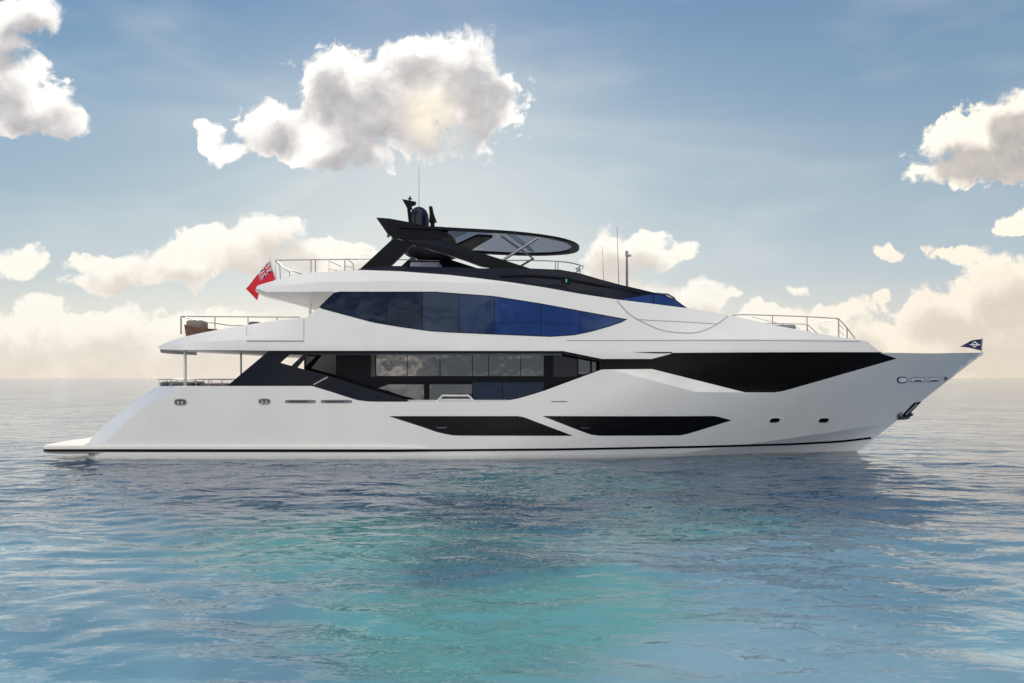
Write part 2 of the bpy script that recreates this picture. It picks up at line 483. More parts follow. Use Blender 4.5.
class MB:
    """collects faces with their own corner normals and links them as one mesh object"""
    def __init__(self):
        self.v, self.f, self.n = [], [], []

    def face(self, pts, normals=None):
        i = len(self.v)
        pts = [Vector(p) for p in pts]
        self.v += pts
        self.f.append(tuple(range(i, i + len(pts))))
        if normals is None:
            n = geometry.normal(pts) if len(pts) >= 3 else Vector((0, 0, 1))
            normals = [n] * len(pts)
        self.n += [Vector(q) for q in normals]

    def grid(self, rows, close=False, flip=False, smooth=True):
        nr, nc = len(rows), len(rows[0])
        rows = [[Vector(p) for p in r] for r in rows]
        N = [[Vector((0, 0, 0)) for _ in range(nc)] for _ in range(nr)]
        quads = []
        for i in range(nr - 1):
            for j in range(nc if close else nc - 1):
                k = (j + 1) % nc
                idx = [(i, j), (i, k), (i + 1, k), (i + 1, j)]
                if flip: idx.reverse()
                a, b, c, d = [rows[p][q] for p, q in idx]
                fn = (c - a).cross(d - b)
                for p, q in idx: N[p][q] += fn
                quads.append((idx, fn))
        for idx, fn in quads:
            if fn.length < 1e-12: continue
            self.face([rows[p][q] for p, q in idx], [N[p][q].normalized() if N[p][q].length > 0 else fn.normalized() for p, q in idx] if smooth else [fn.normalized()] * 4)

    def box(self, a, b):
        x0, y0, z0 = a; x1, y1, z1 = b
        self.prism([(x0, y0), (x1, y0), (x1, y1), (x0, y1)], z0, z1)

    def prism(self, poly, z0, z1):
        """plan outline, counter-clockwise, extruded upwards"""
        lo = [(x, y, z0) for x, y in poly]; hi = [(x, y, z1) for x, y in poly]
        self.face(hi); self.face(lo[::-1])
        n = len(poly)
        for i in range(n):
            k = (i + 1) % n
            self.face([lo[i], lo[k], hi[k], hi[i]])

    def rbox(self, a, b, r=0.05):
        """box with chamfered edges (soft cushion)"""
        x0, y0, z0 = a; x1, y1, z1 = b
        rings = []
        for z, o in ((z0, r), (z0 + r, 0), (z1 - r, 0), (z1 - r * 0.3, r * 0.35), (z1, r)):
            ring = []
            for cx, cy, sx, sy in ((x0, y0, 1, 1), (x1, y0, -1, 1), (x1, y1, -1, -1), (x0, y1, 1, -1)):
                q = r * 1.2
                p1 = (cx + sx * o, cy + sy * (o + q)); p2 = (cx + sx * (o + q), cy + sy * o)
                ring += ([p1, p2] if sx * sy > 0 else [p2, p1])
            rings.append([(x, y, z) for x, y in ring])
        self.grid(rings, close=True)
        self.face(rings[-1]); self.face(rings[0][::-1])

    def tube(self, path, r, n=8, r1=None, cap=True):
        path = [Vector(p) for p in path]
        rings = []
        for i, p in enumerate(path):
            t = (path[min(i + 1, len(path) - 1)] - path[max(i - 1, 0)]).normalized()
            ref = Vector((0, 0, 1)) if abs(t.z) < 0.9 else Vector((1, 0, 0))
            a = t.cross(ref).normalized(); b = t.cross(a).normalized()
            rr = r if r1 is None else r + (r1 - r) * i / (len(path) - 1)
            rings.append([p + (a * math.cos(2 * math.pi * k / n) + b * math.sin(2 * math.pi * k / n)) * rr for k in range(n)])
        self.grid(rings, close=True, flip=True)
        if cap:
            self.face(rings[0]); self.face(rings[-1][::-1])

    def lathe(self, prof, c, n=24):
        rings = [[(c[0] + r * math.cos(2 * math.pi * k / n), c[1] + r * math.sin(2 * math.pi * k / n), c[2] + z) for k in range(n)] for r, z in prof]
        self.grid(rings, close=True)

    def panel(self, pts, surf, off=0.0, th=0.06, res=0.3, crease=(), mirror=False, ymax=None, px=True):
        """outline traced on the surface, filled, laid on it with its own thickness"""
        out = [on(p, surf) for p in pts]
        dense = []
        for i, a in enumerate(out):
            b = out[(i + 1) % len(out)]
            n = max(1, int(math.hypot(b[0] - a[0], b[1] - a[1]) / res))
            dense += [(a[0] + (b[0] - a[0]) * k / n, a[1] + (b[1] - a[1]) * k / n) for k in range(n)]
        area = sum(dense[i][0] * dense[(i + 1) % len(dense)][1] - dense[(i + 1) % len(dense)][0] * dense[i][1] for i in range(len(dense)))
        if area < 0: dense.reverse()
        nb = len(dense)
        pts2 = [Vector(p) for p in dense]
        edges = []
        P0 = np.array(dense); P1 = np.roll(P0, -1, 0)

        def inside(x, z):
            c = False
            for i in range(nb):
                (x0, z0), (x1, z1) = dense[i], dense[(i + 1) % nb]
                if (z0 > z) != (z1 > z) and x < (x1 - x0) * (z - z0) / (z1 - z0) + x0: c = not c
            return c

        def edist(x, z):
            dv = P1 - P0
            t = np.clip(((x - P0[:, 0]) * dv[:, 0] + (z - P0[:, 1]) * dv[:, 1]) / np.maximum((dv ** 2).sum(1), 1e-12), 0, 1)
            return float(np.min(np.hypot(P0[:, 0] + t * dv[:, 0] - x, P0[:, 1] + t * dv[:, 1] - z)))
        cpts = []
        for cr in crease:
            c2 = [on(p, surf) for p in cr]
            prev = None
            for i in range(len(c2) - 1):
                a, b = c2[i], c2[i + 1]
                n = max(1, int(math.hypot(b[0] - a[0], b[1] - a[1]) / res))
                for k in range(n + (1 if i == len(c2) - 2 else 0)):
                    q = (a[0] + (b[0] - a[0]) * k / n, a[1] + (b[1] - a[1]) * k / n)
                    if inside(*q) and edist(*q) > 0.01:
                        pts2.append(Vector(q)); cpts.append(q)
                        if prev is not None: edges.append((prev, len(pts2) - 1))
                        prev = len(pts2) - 1
                    else:
                        prev = None
        xs = np.arange(P0[:, 0].min() + res / 2, P0[:, 0].max(), res)
        zs = np.arange(P0[:, 1].min() + res / 2, P0[:, 1].max(), res)
        ca = np.array(cpts) if cpts else None
        for i, x in enumerate(xs):
            for j, z in enumerate(zs):
                xx = x + (res * 0.25 if j % 2 else -res * 0.25)
                if inside(xx, z) and edist(xx, z) > res * 0.35:
                    if ca is not None and np.min(np.hypot(ca[:, 0] - xx, ca[:, 1] - z)) < res * 0.4: continue
                    pts2.append(Vector((xx, z)))
        vo, eo, fo, *_ = geometry.delaunay_2d_cdt(pts2, edges, [list(range(nb))], 1, 1e-5)

        def S(x, z):
            return surf(x, z)

        def nrm(x, z):
            h = 0.004
            gx = (S(x + h, z) - S(x - h, z)) / (2 * h); gz = (S(x, z + h) - S(x, z - h)) / (2 * h)
            return Vector((gx, -1, gz)).normalized()
        yy = [S(q[0], q[1]) - off for q in vo]
        yb = [y + th if ymax is None else min(y + th, ymax) for y in yy]
        for f in fo:
            ps = [vo[i] for i in f]
            cx = sum(q[0] for q in ps) / len(ps); cz = sum(q[1] for q in ps) / len(ps)
            ar = (ps[1][0] - ps[0][0]) * (ps[2][1] - ps[0][1]) - (ps[2][0] - ps[0][0]) * (ps[1][1] - ps[0][1])
            idx = list(f) if ar > 0 else list(f)[::-1]
            fr = [(vo[i][0], yy[i], vo[i][1]) for i in idx]
            nn = [nrm(vo[i][0] + 0.08 * (cx - vo[i][0]), vo[i][1] + 0.08 * (cz - vo[i][1])) for i in idx]
            self._add(fr, nn, mirror)
            if th: self._add([(vo[i][0], yb[i], vo[i][1]) for i in idx[::-1]], None, mirror)
        if th:
            for i in range(nb):
                a, b = dense[i], dense[(i + 1) % nb]
                ya, yb2 = S(*a) - off, S(*b) - off
                y2a, y2b = ya + th, yb2 + th
                if ymax is not None: y2a, y2b = min(y2a, ymax), min(y2b, ymax)
                self._add([(a[0], ya, a[1]), (a[0], y2a, a[1]), (b[0], y2b, b[1]), (b[0], yb2, b[1])], None, mirror)
        return out

    def _add(self, pts, nn, mirror):
        if nn is None:
            n = geometry.normal([Vector(p) for p in pts])
            if n.length < 0.5: return
        self.face(pts, nn)
        if mirror:
            mp = [(p[0], 2 * C - p[1], p[2]) for p in pts][::-1]
            self.face(mp, [Vector((q[0], -q[1], q[2])) for q in nn][::-1] if nn else None)

    def across(self, edge, surf, camber=0.0, n=8, down=False, off=0.0, prof=None):
        """a deck or soffit from the near edge over to its mirror image; edge is a list of (x, z)"""
        rows = []
        for x, z in edge:
            y0 = surf(x, z) + off
            y0 = min(y0, C - 0.001)
            rows.append([(x, y0 + (2 * C - 2 * y0) * k / n, z + camber * (1 - (2 * k / n - 1) ** 2)) for k in range(n + 1)])
        self.grid(rows, flip=down)

    def build(self, name, mat, parent=None, label=None):
        me = bpy.data.meshes.new(name)
        me.from_pydata([tuple(p) for p in self.v], [], self.f)
        me.polygons.foreach_set('use_smooth', [True] * len(me.polygons))
        if len(self.n) == len(me.loops):
            me.normals_split_custom_set([tuple(q) if q.length > 0.1 else (0, 0, 1) for q in self.n])
        me.materials.append(mat)
        o = bpy.data.objects.new(name, me)
        COL.objects.link(o)
        if parent is not None:
            o.parent = parent
        if label: o['label'] = label
        return o


def empty(name, label, cat, loc=(0, 0, 0), group=None):
    o = bpy.data.objects.new(name, None)
    COL.objects.link(o)
    o.location = loc
    o['label'] = label
    o['category'] = cat
    if group: o['group'] = group
    return o


def strip(line, w):
    """a thin band of photo width w along a traced line"""
    L, Rr = [], []
    for i, p in enumerate(line):
        a = line[max(i - 1, 0)]; b = line[min(i + 1, len(line) - 1)]
        dx, dy = b[0] - a[0], b[1] - a[1]
        l = math.hypot(dx, dy)
        nx, ny = -dy / l * w / 2, dx / l * w / 2
        L.append((p[0] + nx, p[1] + ny)); Rr.append((p[0] - nx, p[1] - ny))
    return L + Rr[::-1]


def smoothline(pts, n=6):
    """Catmull-Rom through traced points"""
    out = []
    for i in range(len(pts) - 1):
        p0, p1, p2, p3 = pts[max(i - 1, 0)], pts[i], pts[i + 1], pts[min(i + 2, len(pts) - 1)]
        for k in range(n):
            t = k / n
            out.append(tuple(0.5 * (2 * p1[c] + (p2[c] - p0[c]) * t + (2 * p0[c] - 5 * p1[c] + 4 * p2[c] - p3[c]) * t * t + (3 * p1[c] - p0[c] - 3 * p2[c] + p3[c]) * t ** 3) for c in range(len(p1))))
    return out + [tuple(pts[-1])]


# ------------------------------------------------------------------ the sea
def build_water():
    def axis(fine0, fine1, step, far, grow=1.18):
        a = list(np.arange(fine0, fine1 + 1e-6, step))
        s = step; x = fine1; hi = []
        while x < far:
            s *= grow; x += s; hi.append(x)
        s = step; x = fine0; lo = []
        while x > -far:
            s *= grow; x -= s; lo.append(x)
        return np.array(lo[::-1] + a + hi)
    xs = axis(-17, 17, 0.11, 30000)
    ys = axis(-27, 1.5, 0.075, 30000, 1.06)
    X, Y = np.meshgrid(xs, ys)
    Z = np.zeros_like(X)
    rng = np.random.RandomState(3)
    fade = np.clip(1.2 - np.abs(X) / 120, 0, 1) * np.clip(1.2 - np.abs(Y + 10) / 150, 0, 1)
    near = np.clip(1.3 - np.abs(X) / 30, 0, 1) * np.clip(1.3 - np.abs(Y + 12) / 26, 0, 1)
    for i in range(26):
        lam = 0.9 * 1.17 ** i * 0.75
        ang = R(90) + rng.normal(0, 0.75)
        k = 2 * math.pi / lam
        ph = rng.rand() * 6.28
        a = 0.0042 * lam ** 0.75 / (1 + (lam / 9) ** 2)
        dx, dy = math.cos(ang), math.sin(ang)
        warp = 0.25 * lam * np.sin(0.31 * k * (X * dy - Y * dx) + ph * 2)
        s = np.sin(k * (X * dx + Y * dy + warp) + ph)
        Z += a * (s + 0.25 * np.cos(2 * (k * (X * dx + Y * dy + warp) + ph))) * (near if lam < 2.2 else fade)
    ny, nx = X.shape
    co = np.stack([X, Y, Z], -1).reshape(-1, 3)
    i = np.arange(ny * nx).reshape(ny, nx)
    q = np.stack([i[:-1, :-1], i[:-1, 1:], i[1:, 1:], i[1:, :-1]], -1).reshape(-1, 4)
    me = bpy.data.meshes.new("water")
    me.vertices.add(len(co)); me.vertices.foreach_set('co', co.ravel().astype(np.float32))
    me.loops.add(q.size); me.loops.foreach_set('vertex_index', q.ravel().astype(np.int32))
    me.polygons.add(len(q)); me.polygons.foreach_set('loop_start', (np.arange(len(q)) * 4).astype(np.int32))
    me.polygons.foreach_set('loop_total', np.full(len(q), 4, np.int32))
    me.polygons.foreach_set('use_smooth', np.ones(len(q), bool))
    me.update(); me.validate()
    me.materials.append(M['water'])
    o = bpy.data.objects.new("water", me)
    COL.objects.link(o)
    o['kind'] = 'structure'
    o.location.z = -0.07


build_water()

# ------------------------------------------------------------------ yacht surfaces
STERN_EDGE = [(101.6, 446), (121, 427), (143, 408.5), (162, 396.5), (182, 387.6)]
def hb(x, z):
    """half breadth of the hull"""
    zz = max(-0.15, min(1.03, z / 4.08))
    xs = 14.4 + 5.2 * zz
    x0 = -1.5 + 8.0 * zz
    t = max(0.0, min(1.0, (x - x0) / (xs - x0)))
    b = 3.6 * (1 - t ** (1.75 + 0.65 * zz))
    if x < -10: b -= 0.004 * (x + 10) ** 2
    zc = interp([-20, 6.5, 14.6, 16], [0.10, 0.10, 1.02, 1.2], x)
    if z < zc:
        b *= 1 - min(0.6, (zc - z) * interp([-20, 5, 10, 14, 16], [0.03, 0.06, 0.30, 0.5, 0.5], x))
    return b


def hullbase(x, z):
    return min(C - hb(x, z), C)


_se = sorted(on(p, hullbase) for p in smoothline(STERN_EDGE, 5))
SE_Z = [-1.0] + [q[1] for q in _se] + [3.2]
SE_X = [_se[0][0] - 0.6] + [q[0] for q in _se] + [_se[-1][0] + 0.9]
_ca, _cb, _cc = [on(p, hullbase) for p in ((611, 369.4), (694, 391.6), (746, 392.6))]


def hullY(x, z):
    y = C - hb(x, z)
    xe = interp(SE_Z, SE_X, z)
    if x < xe: y += 0.95 * (xe - x)
    # chamfer under the long dark glazing
    zl = interp([_ca[0], _cb[0], _cc[0]], [_ca[1], _cb[1], _cc[1]], x)
    if _ca[0] < x < _cc[0] and zl < z < 3.9:
        y += 0.55 * (z - zl)
    return min(y, C)


TOPLINE = [(255.5, 288.4), (258, 285.5), (266, 282.8), (279, 279.6), (292, 276), (305, 273.4), (320, 272), (337, 271), (361, 270), (400, 271.3), (450, 275),
           (505, 281.5), (545, 287.5), (581, 294), (617, 299.5), (650, 303.5), (687, 308), (728.5, 315), (778.6, 326), (837, 336.8), (866.5, 341)]
_tz = [W(a, b, 0.4) for a, b in TOPLINE]
TZX, TZZ = [q[0] for q in _tz], [q[2] for q in _tz]


def upY(x, z):
    """side of the superstructure"""
    y = C - hb(x, 4.06)
    y += 0.10 * max(0, z - 4.05)
    if z < 5.55:
        if x < -11.0: y += 0.20 * (-11.0 - x) ** 2
        if x < -7.0: y += 0.75 * max(0, z - (4.28 + 0.05 * (x + 13))) * sstep(-7.5, -11.5, x)
    else:
        if x < -7.2: y += 0.11 * (-7.2 - x) ** 2
    zc = interp([-9.7, -7.2, -4.2, 1.0], [6.48, 6.60, 6.66, 6.5], x)
    y += 0.55 * max(0, z - zc) * sstep(2.0, -3.0, x)
    if x > 1.5:
        y += 0.50 * max(0, z - 4.46) * sstep(3.5, 9.0, x)
    return min(y, C)


def flyY(x, z):
    zl = interp(TZX, TZZ, x)
    return min(upY(x, zl) + 0.10 + 0.45 * max(0, z - zl) + 0.1 * max(0.0, x - 2) * sstep(2, 7, x), C)


def flat(Y):
    return lambda x, z: Y


# ------------------------------------------------------------------ yacht
yacht = empty("motor_yacht", "long white motor yacht with dark window bands and black flybridge, floating on the turquoise sea", "yacht", (0, C, 0))
yacht_inv = Vector((0, C, 0))


class YM(MB):
    """mesh part of the yacht (coordinates are given in scene metres)"""
    def build(self, name, mat, parent=None, label=None):
        par = yacht if parent is None else parent
        o = super().build(name, mat, par, label)
        o.matrix_parent_inverse = par_world(par).inverted()
        return o


def par_world(o):
    from mathutils import Matrix
    m = Matrix.Translation(o.location) if o.type == 'EMPTY' else Matrix.Identity(4)
    return m


def part(name, mat, pts, surf, parent=None, label=None, **k):
    m = YM()
    m.panel(pts, surf, **k)
    return m.build(name, mat, parent, label)


# ---- hull
bulwark = [(226, 386), (312, 386), (331, 391.8), (350, 398), (358, 400.3), (368, 401.5), (380, 401.8), (495, 401.6), (506, 400.8), (518, 398.6), (530, 395.2), (545, 390.6), (560, 385), (602, 369.5), (652, 369), (663, 371.8), (675, 374.8), (685, 377.3), (694, 379.6), (703, 381.8), (712, 384.1), (721, 386.4), (730, 388.6), (738, 390.6), (745, 392.4), (775, 392.4), (783, 391.2), (792, 388.8), (840, 375), (897, 358.6), (879, 352.6)]
sterntop = [('w', -16.6, -0.5), ('w', -16.05, 0.3), (86, 446.5), (93.5, 435.5), (110, 420.5), (130, 404.5), (146, 393.5), (153, 389), (160, 386.2), (182, 385.8)]
stem = [('w', 19.62, 4.055), ('w', 17.9, 2.746), ('w', 14.4, 0.0), ('w', 13.76, -0.5)]
hm = YM()
hull_out = sterntop + bulwark + [(930, 353.4)] + stem
chine = [('w', x, interp([-20, 6.5, 14.6, 16], [0.10, 0.10, 1.02, 1.2], x)) for x in np.arange(-15.4, 15.4, 0.4)]
hm.panel(hull_out, hullY, th=0.28, res=0.28, crease=[[('w', x, z) for x, z in _se], [('w', *_ca), ('w', *_cb), ('w', *_cc)], chine], mirror=True, ymax=C)
# transom
zt = [-0.5, 0.3, 0.6, 1.0, 1.5, 2.0, 2.4, 2.68]
sil = [on(p, hullY) for p in sterntop[:9]]
sz, sx = [p[1] for p in sil], [p[0] for p in sil]
rows = []
for z in zt:
    x = interp(sz, sx, z); y0 = hullY(x, z)
    rows.append([(x - 0.25 * (1 - (2 * k / 8 - 1) ** 2), y0 + (2 * C - 2 * y0) * k / 8, z) for k in range(9)])
hm.grid(rows, flip=True)
# bow deck
hm.across([on(p, hullY) for p in [(879, 352.8), (930, 353.6), (960, 354.2)]] + [(19.55, 4.04)], hullY, camber=0.03, off=0.02)
hull = hm.build("hull", M['hull'])

# decks inside the hull
dm = YM()
dm.box((-13.0, 0.35, 1.9), (4.0, 2 * C - 0.35, 1.95))
dm.build("main_deck", M['teak'])

# the black line along the hull, from platform to stem
def stripe_y(px):
    return interp([38, 90, 400, 440, 560, 700, 790, 840, 874], [450.2, 450.4, 450.6, 450.3, 449.4, 446.8, 444.3, 441.6, 437.6], px)


def stripe_w(px):
    return interp([40, 380, 440, 874], [3.0, 3.0, 2.2, 2.0], px)


sp = list(np.linspace(93, 871, 60))
part("hull_stripe", M['boot'], [(a, stripe_y(a) - stripe_w(a) / 2) for a in sp] + [(a, stripe_y(a) + stripe_w(a) / 2) for a in sp[::-1]], hullbase, off=0.016, th=0.03, res=0.2)
# raised spray rail above the aft half of the line
sp = list(np.linspace(100, 428, 20))
part("spray_rail", M['white'], [(a, stripe_y(a) - 4.3 + 2.2 * sstep(390, 428, a)) for a in sp] + [(a, stripe_y(a) - 1.5) for a in sp[::-1]], hullbase, off=0.09, th=0.10, res=0.3)

# ---- swim platform
pm = YM()
outl = [(-14.5, 0.22), (-15.0, 0.085), (-17.35, 0.085), (-17.55, 0.16), (-17.64, 0.34), (-17.8, 1.2), (-17.95, 2.4)]
outl = outl[::-1]
full = [(x, 2 * C - y) for x, y in outl[::-1]] + outl
full = full[::-1]
def plan_ring(z, ins):
    return [(x + (ins if x < -16 else 0), C + (y - C) * (1 - ins / 3.6), z) for x, y in full]
rings = [plan_ring(0.15, 0.25), plan_ring(0.19, 0.05), plan_ring(0.23, 0.0), plan_ring(0.44, 0.0), plan_ring(0.475, 0.035)]
pm.grid(rings, close=True, flip=True, smooth=False)
pm.face(rings[-1][::-1]); pm.face(rings[0])
platform = pm.build("swim_platform", M['platform'])
sm = YM()
a0 = [(x, y + (-0.008 if y < C else 0.008), 0) for x, y in outl[::-1]]
for (x, y), (x2, y2) in zip(outl, outl[1:]):
    n = Vector((y2 - y, -(x2 - x), 0)).normalized() * 0.008
    if n.y > 0: n = -n
    p = [(x + n.x, y + n.y), (x2 + n.x, y2 + n.y)]
    sm.face([(p[0][0], p[0][1], 0.24), (p[1][0], p[1][1], 0.24), (p[1][0], p[1][1], 0.34), (p[0][0], p[0][1], 0.34)])
sm.build("platform_stripe", M['boot'], platform)

# ---- hull windows
lw = smoothline([(452, 435.2), (437, 432), (425, 427.8), (388.7, 416.1)], 4)[:-1]
w1 = [(388.7, 416.1), (518, 416.1), (524, 417.2), (573, 435.7), (460, 435.6)] + lw
w2 = [(542.5, 416), (714, 416), (719, 416.9), (731.5, 420.3), (694, 432), (687, 434), (680, 435.4), (600, 435.7), (591, 434.6), (583, 431.8)]
for wpts, lab in ((w1, None), (w2, None)):
    ww = YM(); ww.panel(wpts, hullbase, off=0.006, th=0.03)
    wo = ww.build("hull_window", M['hullglass'])
h1 = YM(); h1.panel([(436, 427.2), (447, 427.2), (446, 428.2), (437, 428.2)], hullbase, off=0.012, th=0.008, res=0.1); h1.build("window_mark", M['darksteel'], wo)  # small marks on the panes, made as thin dark bars
h1 = YM(); h1.panel([(580, 427.4), (591, 427.4), (590, 428.4), (581, 428.4)], hullbase, off=0.012, th=0.008, res=0.1); h1.build("window_mark", M['darksteel'], wo)


def oval(cx, cy, rx, ry, n=20, e=2.6, skew=0.0):
    o = []
    for k in range(n):
        t = 2 * math.pi * k / n
        c, s = math.cos(t), math.sin(t)
        xx = rx * math.copysign(abs(c) ** (2 / e), c); yy = ry * math.copysign(abs(s) ** (2 / e), s)
        o.append((cx + xx - skew * yy, cy + yy))
    return o


def fairlead(cx, cy, rx, ry, inner):
    a = YM(); a.panel(oval(cx, cy, rx, ry), hullbase, off=0.02, th=0.04, res=0.08)
    fo = a.build("mooring_port", M['steel'])
    b = YM(); b.panel(oval(cx, cy, rx - 1.0, ry - 1.0), hullbase, off=0.026, th=0.01, res=0.08)
    b.build("port_opening", inner, fo)
    for dx in (-2.0, 2.0):
        r = YM(); r.panel(oval(cx + dx, cy + 0.6, 1.3, 1.7, 10), hullbase, off=0.045, th=0.03, res=0.08)
        r.build("bollard", M['steel'], fo)


fairlead(180.5, 402, 6.4, 3.6, M['recessdark'])
fairlead(264.5, 401.3, 6.2, 3.2, M['recessdark'])
for x0, x1 in ((284.8, 315.8), (320.8, 352)):
    a = YM(); a.panel(oval((x0 + x1) / 2, 401.5, (x1 - x0) / 2, 1.7, 28, 6), hullbase, off=0.008, th=0.03, res=0.12)
    vo = a.build("hull_vent", M['recess'])
    b = YM(); b.panel(oval((x0 + x1) / 2 - 2, 401.5, (x1 - x0) / 2 * 0.62, 0.9, 20, 6), hullbase, off=0.014, th=0.01, res=0.12)
    b.build("vent_opening", M['recessdark'], vo)
for cx in (775, 824):
    a = YM(); a.panel(oval(cx, 420.4, 5.9, 2.9, 20, 3, 0.5), hullbase, off=0.012, th=0.03, res=0.1)
    po = a.build("porthole", M['white'])
    b = YM(); b.panel(oval(cx - 0.4, 420.4, 4.9, 2.2, 20, 3, 0.5), hullbase, off=0.018, th=0.01, res=0.1)
    b.build("porthole_glass", M['hullglass'], po)
part("nameplate", M['recess'], [(551, 401.0), (567, 401.0), (567, 402.0), (551, 402.0)], hullbase, off=0.008, th=0.015)
# bow openings
a = YM(); a.panel(oval(902.2, 380, 5.4, 3.4), hullbase, off=0.01, th=0.03, res=0.1); bo = a.build("bow_fairlead", M['darksteel'])
b = YM(); b.panel(oval(902.6, 380, 4.2, 2.4), hullbase, off=0.018, th=0.01, res=0.1); b.build("fairlead_light_patch", M['slot'], bo)
for pts in ([(911.5, 377.4), (926, 377.4), (924, 382), (909, 382)], [(929.5, 377.2), (942, 377), (937.5, 381.6), (927, 381.8)]):
    a = YM(); a.panel(pts, hullbase, off=0.012, th=0.03, res=0.1); bo = a.build("bow_slot", M['darksteel'])
    cx0, cy0 = sum(p[0] for p in pts) / 4, sum(p[1] for p in pts) / 4
    a = YM(); a.panel([(cx0 + (x - cx0) * 0.93, cy0 + (y - cy0) * 0.76) for x, y in pts], hullbase, off=0.016, th=0.01, res=0.1); a.build("slot_light_patch", M['slot'], bo)
    cx = sum(p[0] for p in pts) / 4
    b = YM(); b.panel([(cx - 3, 379.8), (cx + 4, 379.8), (cx + 3, 381.2), (cx - 4, 381.2)], hullbase, off=0.022, th=0.01, res=0.1); b.build("slot_roller", M['recess'], bo)
a = YM(); a.panel(oval(945.5, 378.6, 2.0, 1.9, 12), hullbase, off=0.012, th=0.03, res=0.1); a.build("bow_light", M['recess'])
# anchor pocket and anchor
pk = part("anchor_pocket", M['navy'], [(914, 402.8), (921.6, 401.6), (912, 411.5), (905.5, 419.6), (897.5, 420)], hullbase, off=0.012, th=0.03, res=0.12)
am = YM()
ax, ay, az = W(906, 415, hullbase(*on((906, 415), hullbase)) - 0.10)
p0 = Vector(W(917, 404, hullbase(*on((915, 404), hullbase)) - 0.08)); p1 = Vector((ax, ay, az))
am.tube([p0, p1], 0.06, 8)
am.tube([p1 + Vector((-0.35, -0.10, -0.04)), p1 + Vector((-0.12, -0.06, -0.14)), p1 + Vector((0.1, 0.05, -0.12)), p1 + Vector((0.28, 0.16, 0.02))], 0.07, 8, 0.05)
am.tube([p1 + Vector((-0.38, -0.12, -0.02)), p1 + Vector((-0.2, -0.12, 0.12))], 0.07, 6, 0.015)
am.tube([p1 + Vector((0.30, 0.14, 0.0)), p1 + Vector((0.12, -0.02, 0.14))], 0.07, 6, 0.015)
am.build("anchor", M['darksteel'])

# ---- long dark glazing forward
dg = [(585, 350), (700, 349.5), (880, 349.5), (882, 352.5), (899, 358.5), (840, 378), (795, 392), (770, 396), (740, 396), (650, 373), (585, 376)]
def glazeY(x, z):
    return min(hullbase(x, z) + 0.05 + 0.29 * sstep(_cc[0] + 1.6, _cc[0] - 0.3, x), C)


part("forward_glazing", M['panel'], [(640, 351), (880, 351.5), (884, 353.5), (900, 358.2), (842, 377), (795, 391), (775, 395), (742, 395), (652, 372), (600, 372), (600, 356), (640, 356)], glazeY, th=0.05)

# ---- navy side wing and glass bulwark aft
wing = [(226.3, 386.3), (268.5, 350.8), (309, 350.8), (306.5, 354), (301, 354.8), (289, 354.6), (280, 362.7), (290.5, 365.8), (325, 375), (359, 385.4), (366, 388), (391, 395.6), (409, 400.6), (405, 402.2), (380, 402.4), (366, 402), (350, 398.8), (331, 392.4), (312, 386.6)]
wo = part("side_wing", M['navy'], wing, hullbase, off=-0.03, th=0.07)
part("wing_strut", M['navy'], [(303, 354.4), (310, 352), (297, 367.6), (291, 366)], hullbase, off=-0.035, th=0.06, parent=wo)
part("wing_seam", M['seam'], strip([(313.5, 384.5), (327.5, 377)], 1.3), hullbase, off=-0.026, th=0.01, parent=wo)

# ---- salon behind the side deck
SY = 1.15
def box_px(name, mat, x0, y0, x1, y1, Y, th, parent=None):
    m = YM()
    a = W(x0, y1, Y); b = W(x1, y0, Y)
    m.box((a[0], Y, a[2]), (b[0], Y + th, b[2]))
    return m.build(name, mat, parent)


sw = YM()
xa, xb = W(304, 0, SY)[0], W(640, 0, SY)[0]
sw.box((xa, SY, 1.953), (xb, 2 * C - SY, 4.0))
salon = sw.build("salon_wall", M['black'])
xs6 = [376, 407.6, 440, 472.6, 488.6, 520.7, 544]
for a, b in zip(xs6, xs6[1:]):
    box_px("salon_window", M['glass'], a + 0.35, 354.2, b - 0.35, 376, SY - 0.012, 0.010, salon)
for a, b in ((306, 336), (371, 375.2), (553.5, 577)):
    box_px("dim_window", M['dimglass'], a, 353.5, b, 377.5, SY - 0.010, 0.008, salon)
for a, b in ((578.5, 590), (592, 596)):
    box_px("corner_window", M['glass'], a, 357, b, 374, SY - 0.012, 0.010, salon)
part("low_window", M['glass'], [(377, 388.6), (389, 384.4), (424, 384.4), (424, 399.8), (402, 399.8)], flat(SY), off=0.012, th=0.01, parent=salon)
box_px("low_window", M['glass'], 429.5, 384.4, 472, 399.8, SY - 0.012, 0.010, salon)
box_px("low_window", M['loungeglass'], 473, 382, 502, 399.8, SY - 0.012, 0.010, salon)
box_px("low_window", M['loungeglass'], 503, 382, 543.5, 399.8, SY - 0.012, 0.010, salon)
box_px("belt_rail", M['black'], 366, 376.6, 600, 381.6, SY - 0.09, 0.07, salon)
box_px("deck_post", M['black'], 425, 382, 426.8, 401, SY - 0.07, 0.05, salon)
box_px("deck_post", M['black'], 428, 382, 429.2, 401, SY - 0.07, 0.05, salon)
box_px("deck_sill", M['white2'], 404, 399.9, 545, 402, SY - 0.12, 0.10, salon)
part("fascia", M['black'], [(268, 350.75), (450, 351.0), (563, 351.1), (602, 359), (602, 361.4), (560, 353.6), (268, 353.3)], upY, off=-0.01, th=0.10)
# gate handrail on the bulwark
g = YM()
gp = [W(*q, 0.12) for q in [(436.5, 402), (442.5, 395.6), (468.5, 395.6), (475, 402)]]
g.tube([gp[0], gp[1], gp[2], gp[3]], 0.035, 8)
g.tube([W(440, 399.4, 0.12), W(472, 399.4, 0.12)], 0.02, 6)
for q in (449, 455, 461):
    g.tube([W(q, 399.4, 0.12), W(q, 402, 0.12)], 0.018, 6)
g.build("gate_rail", M['white'])

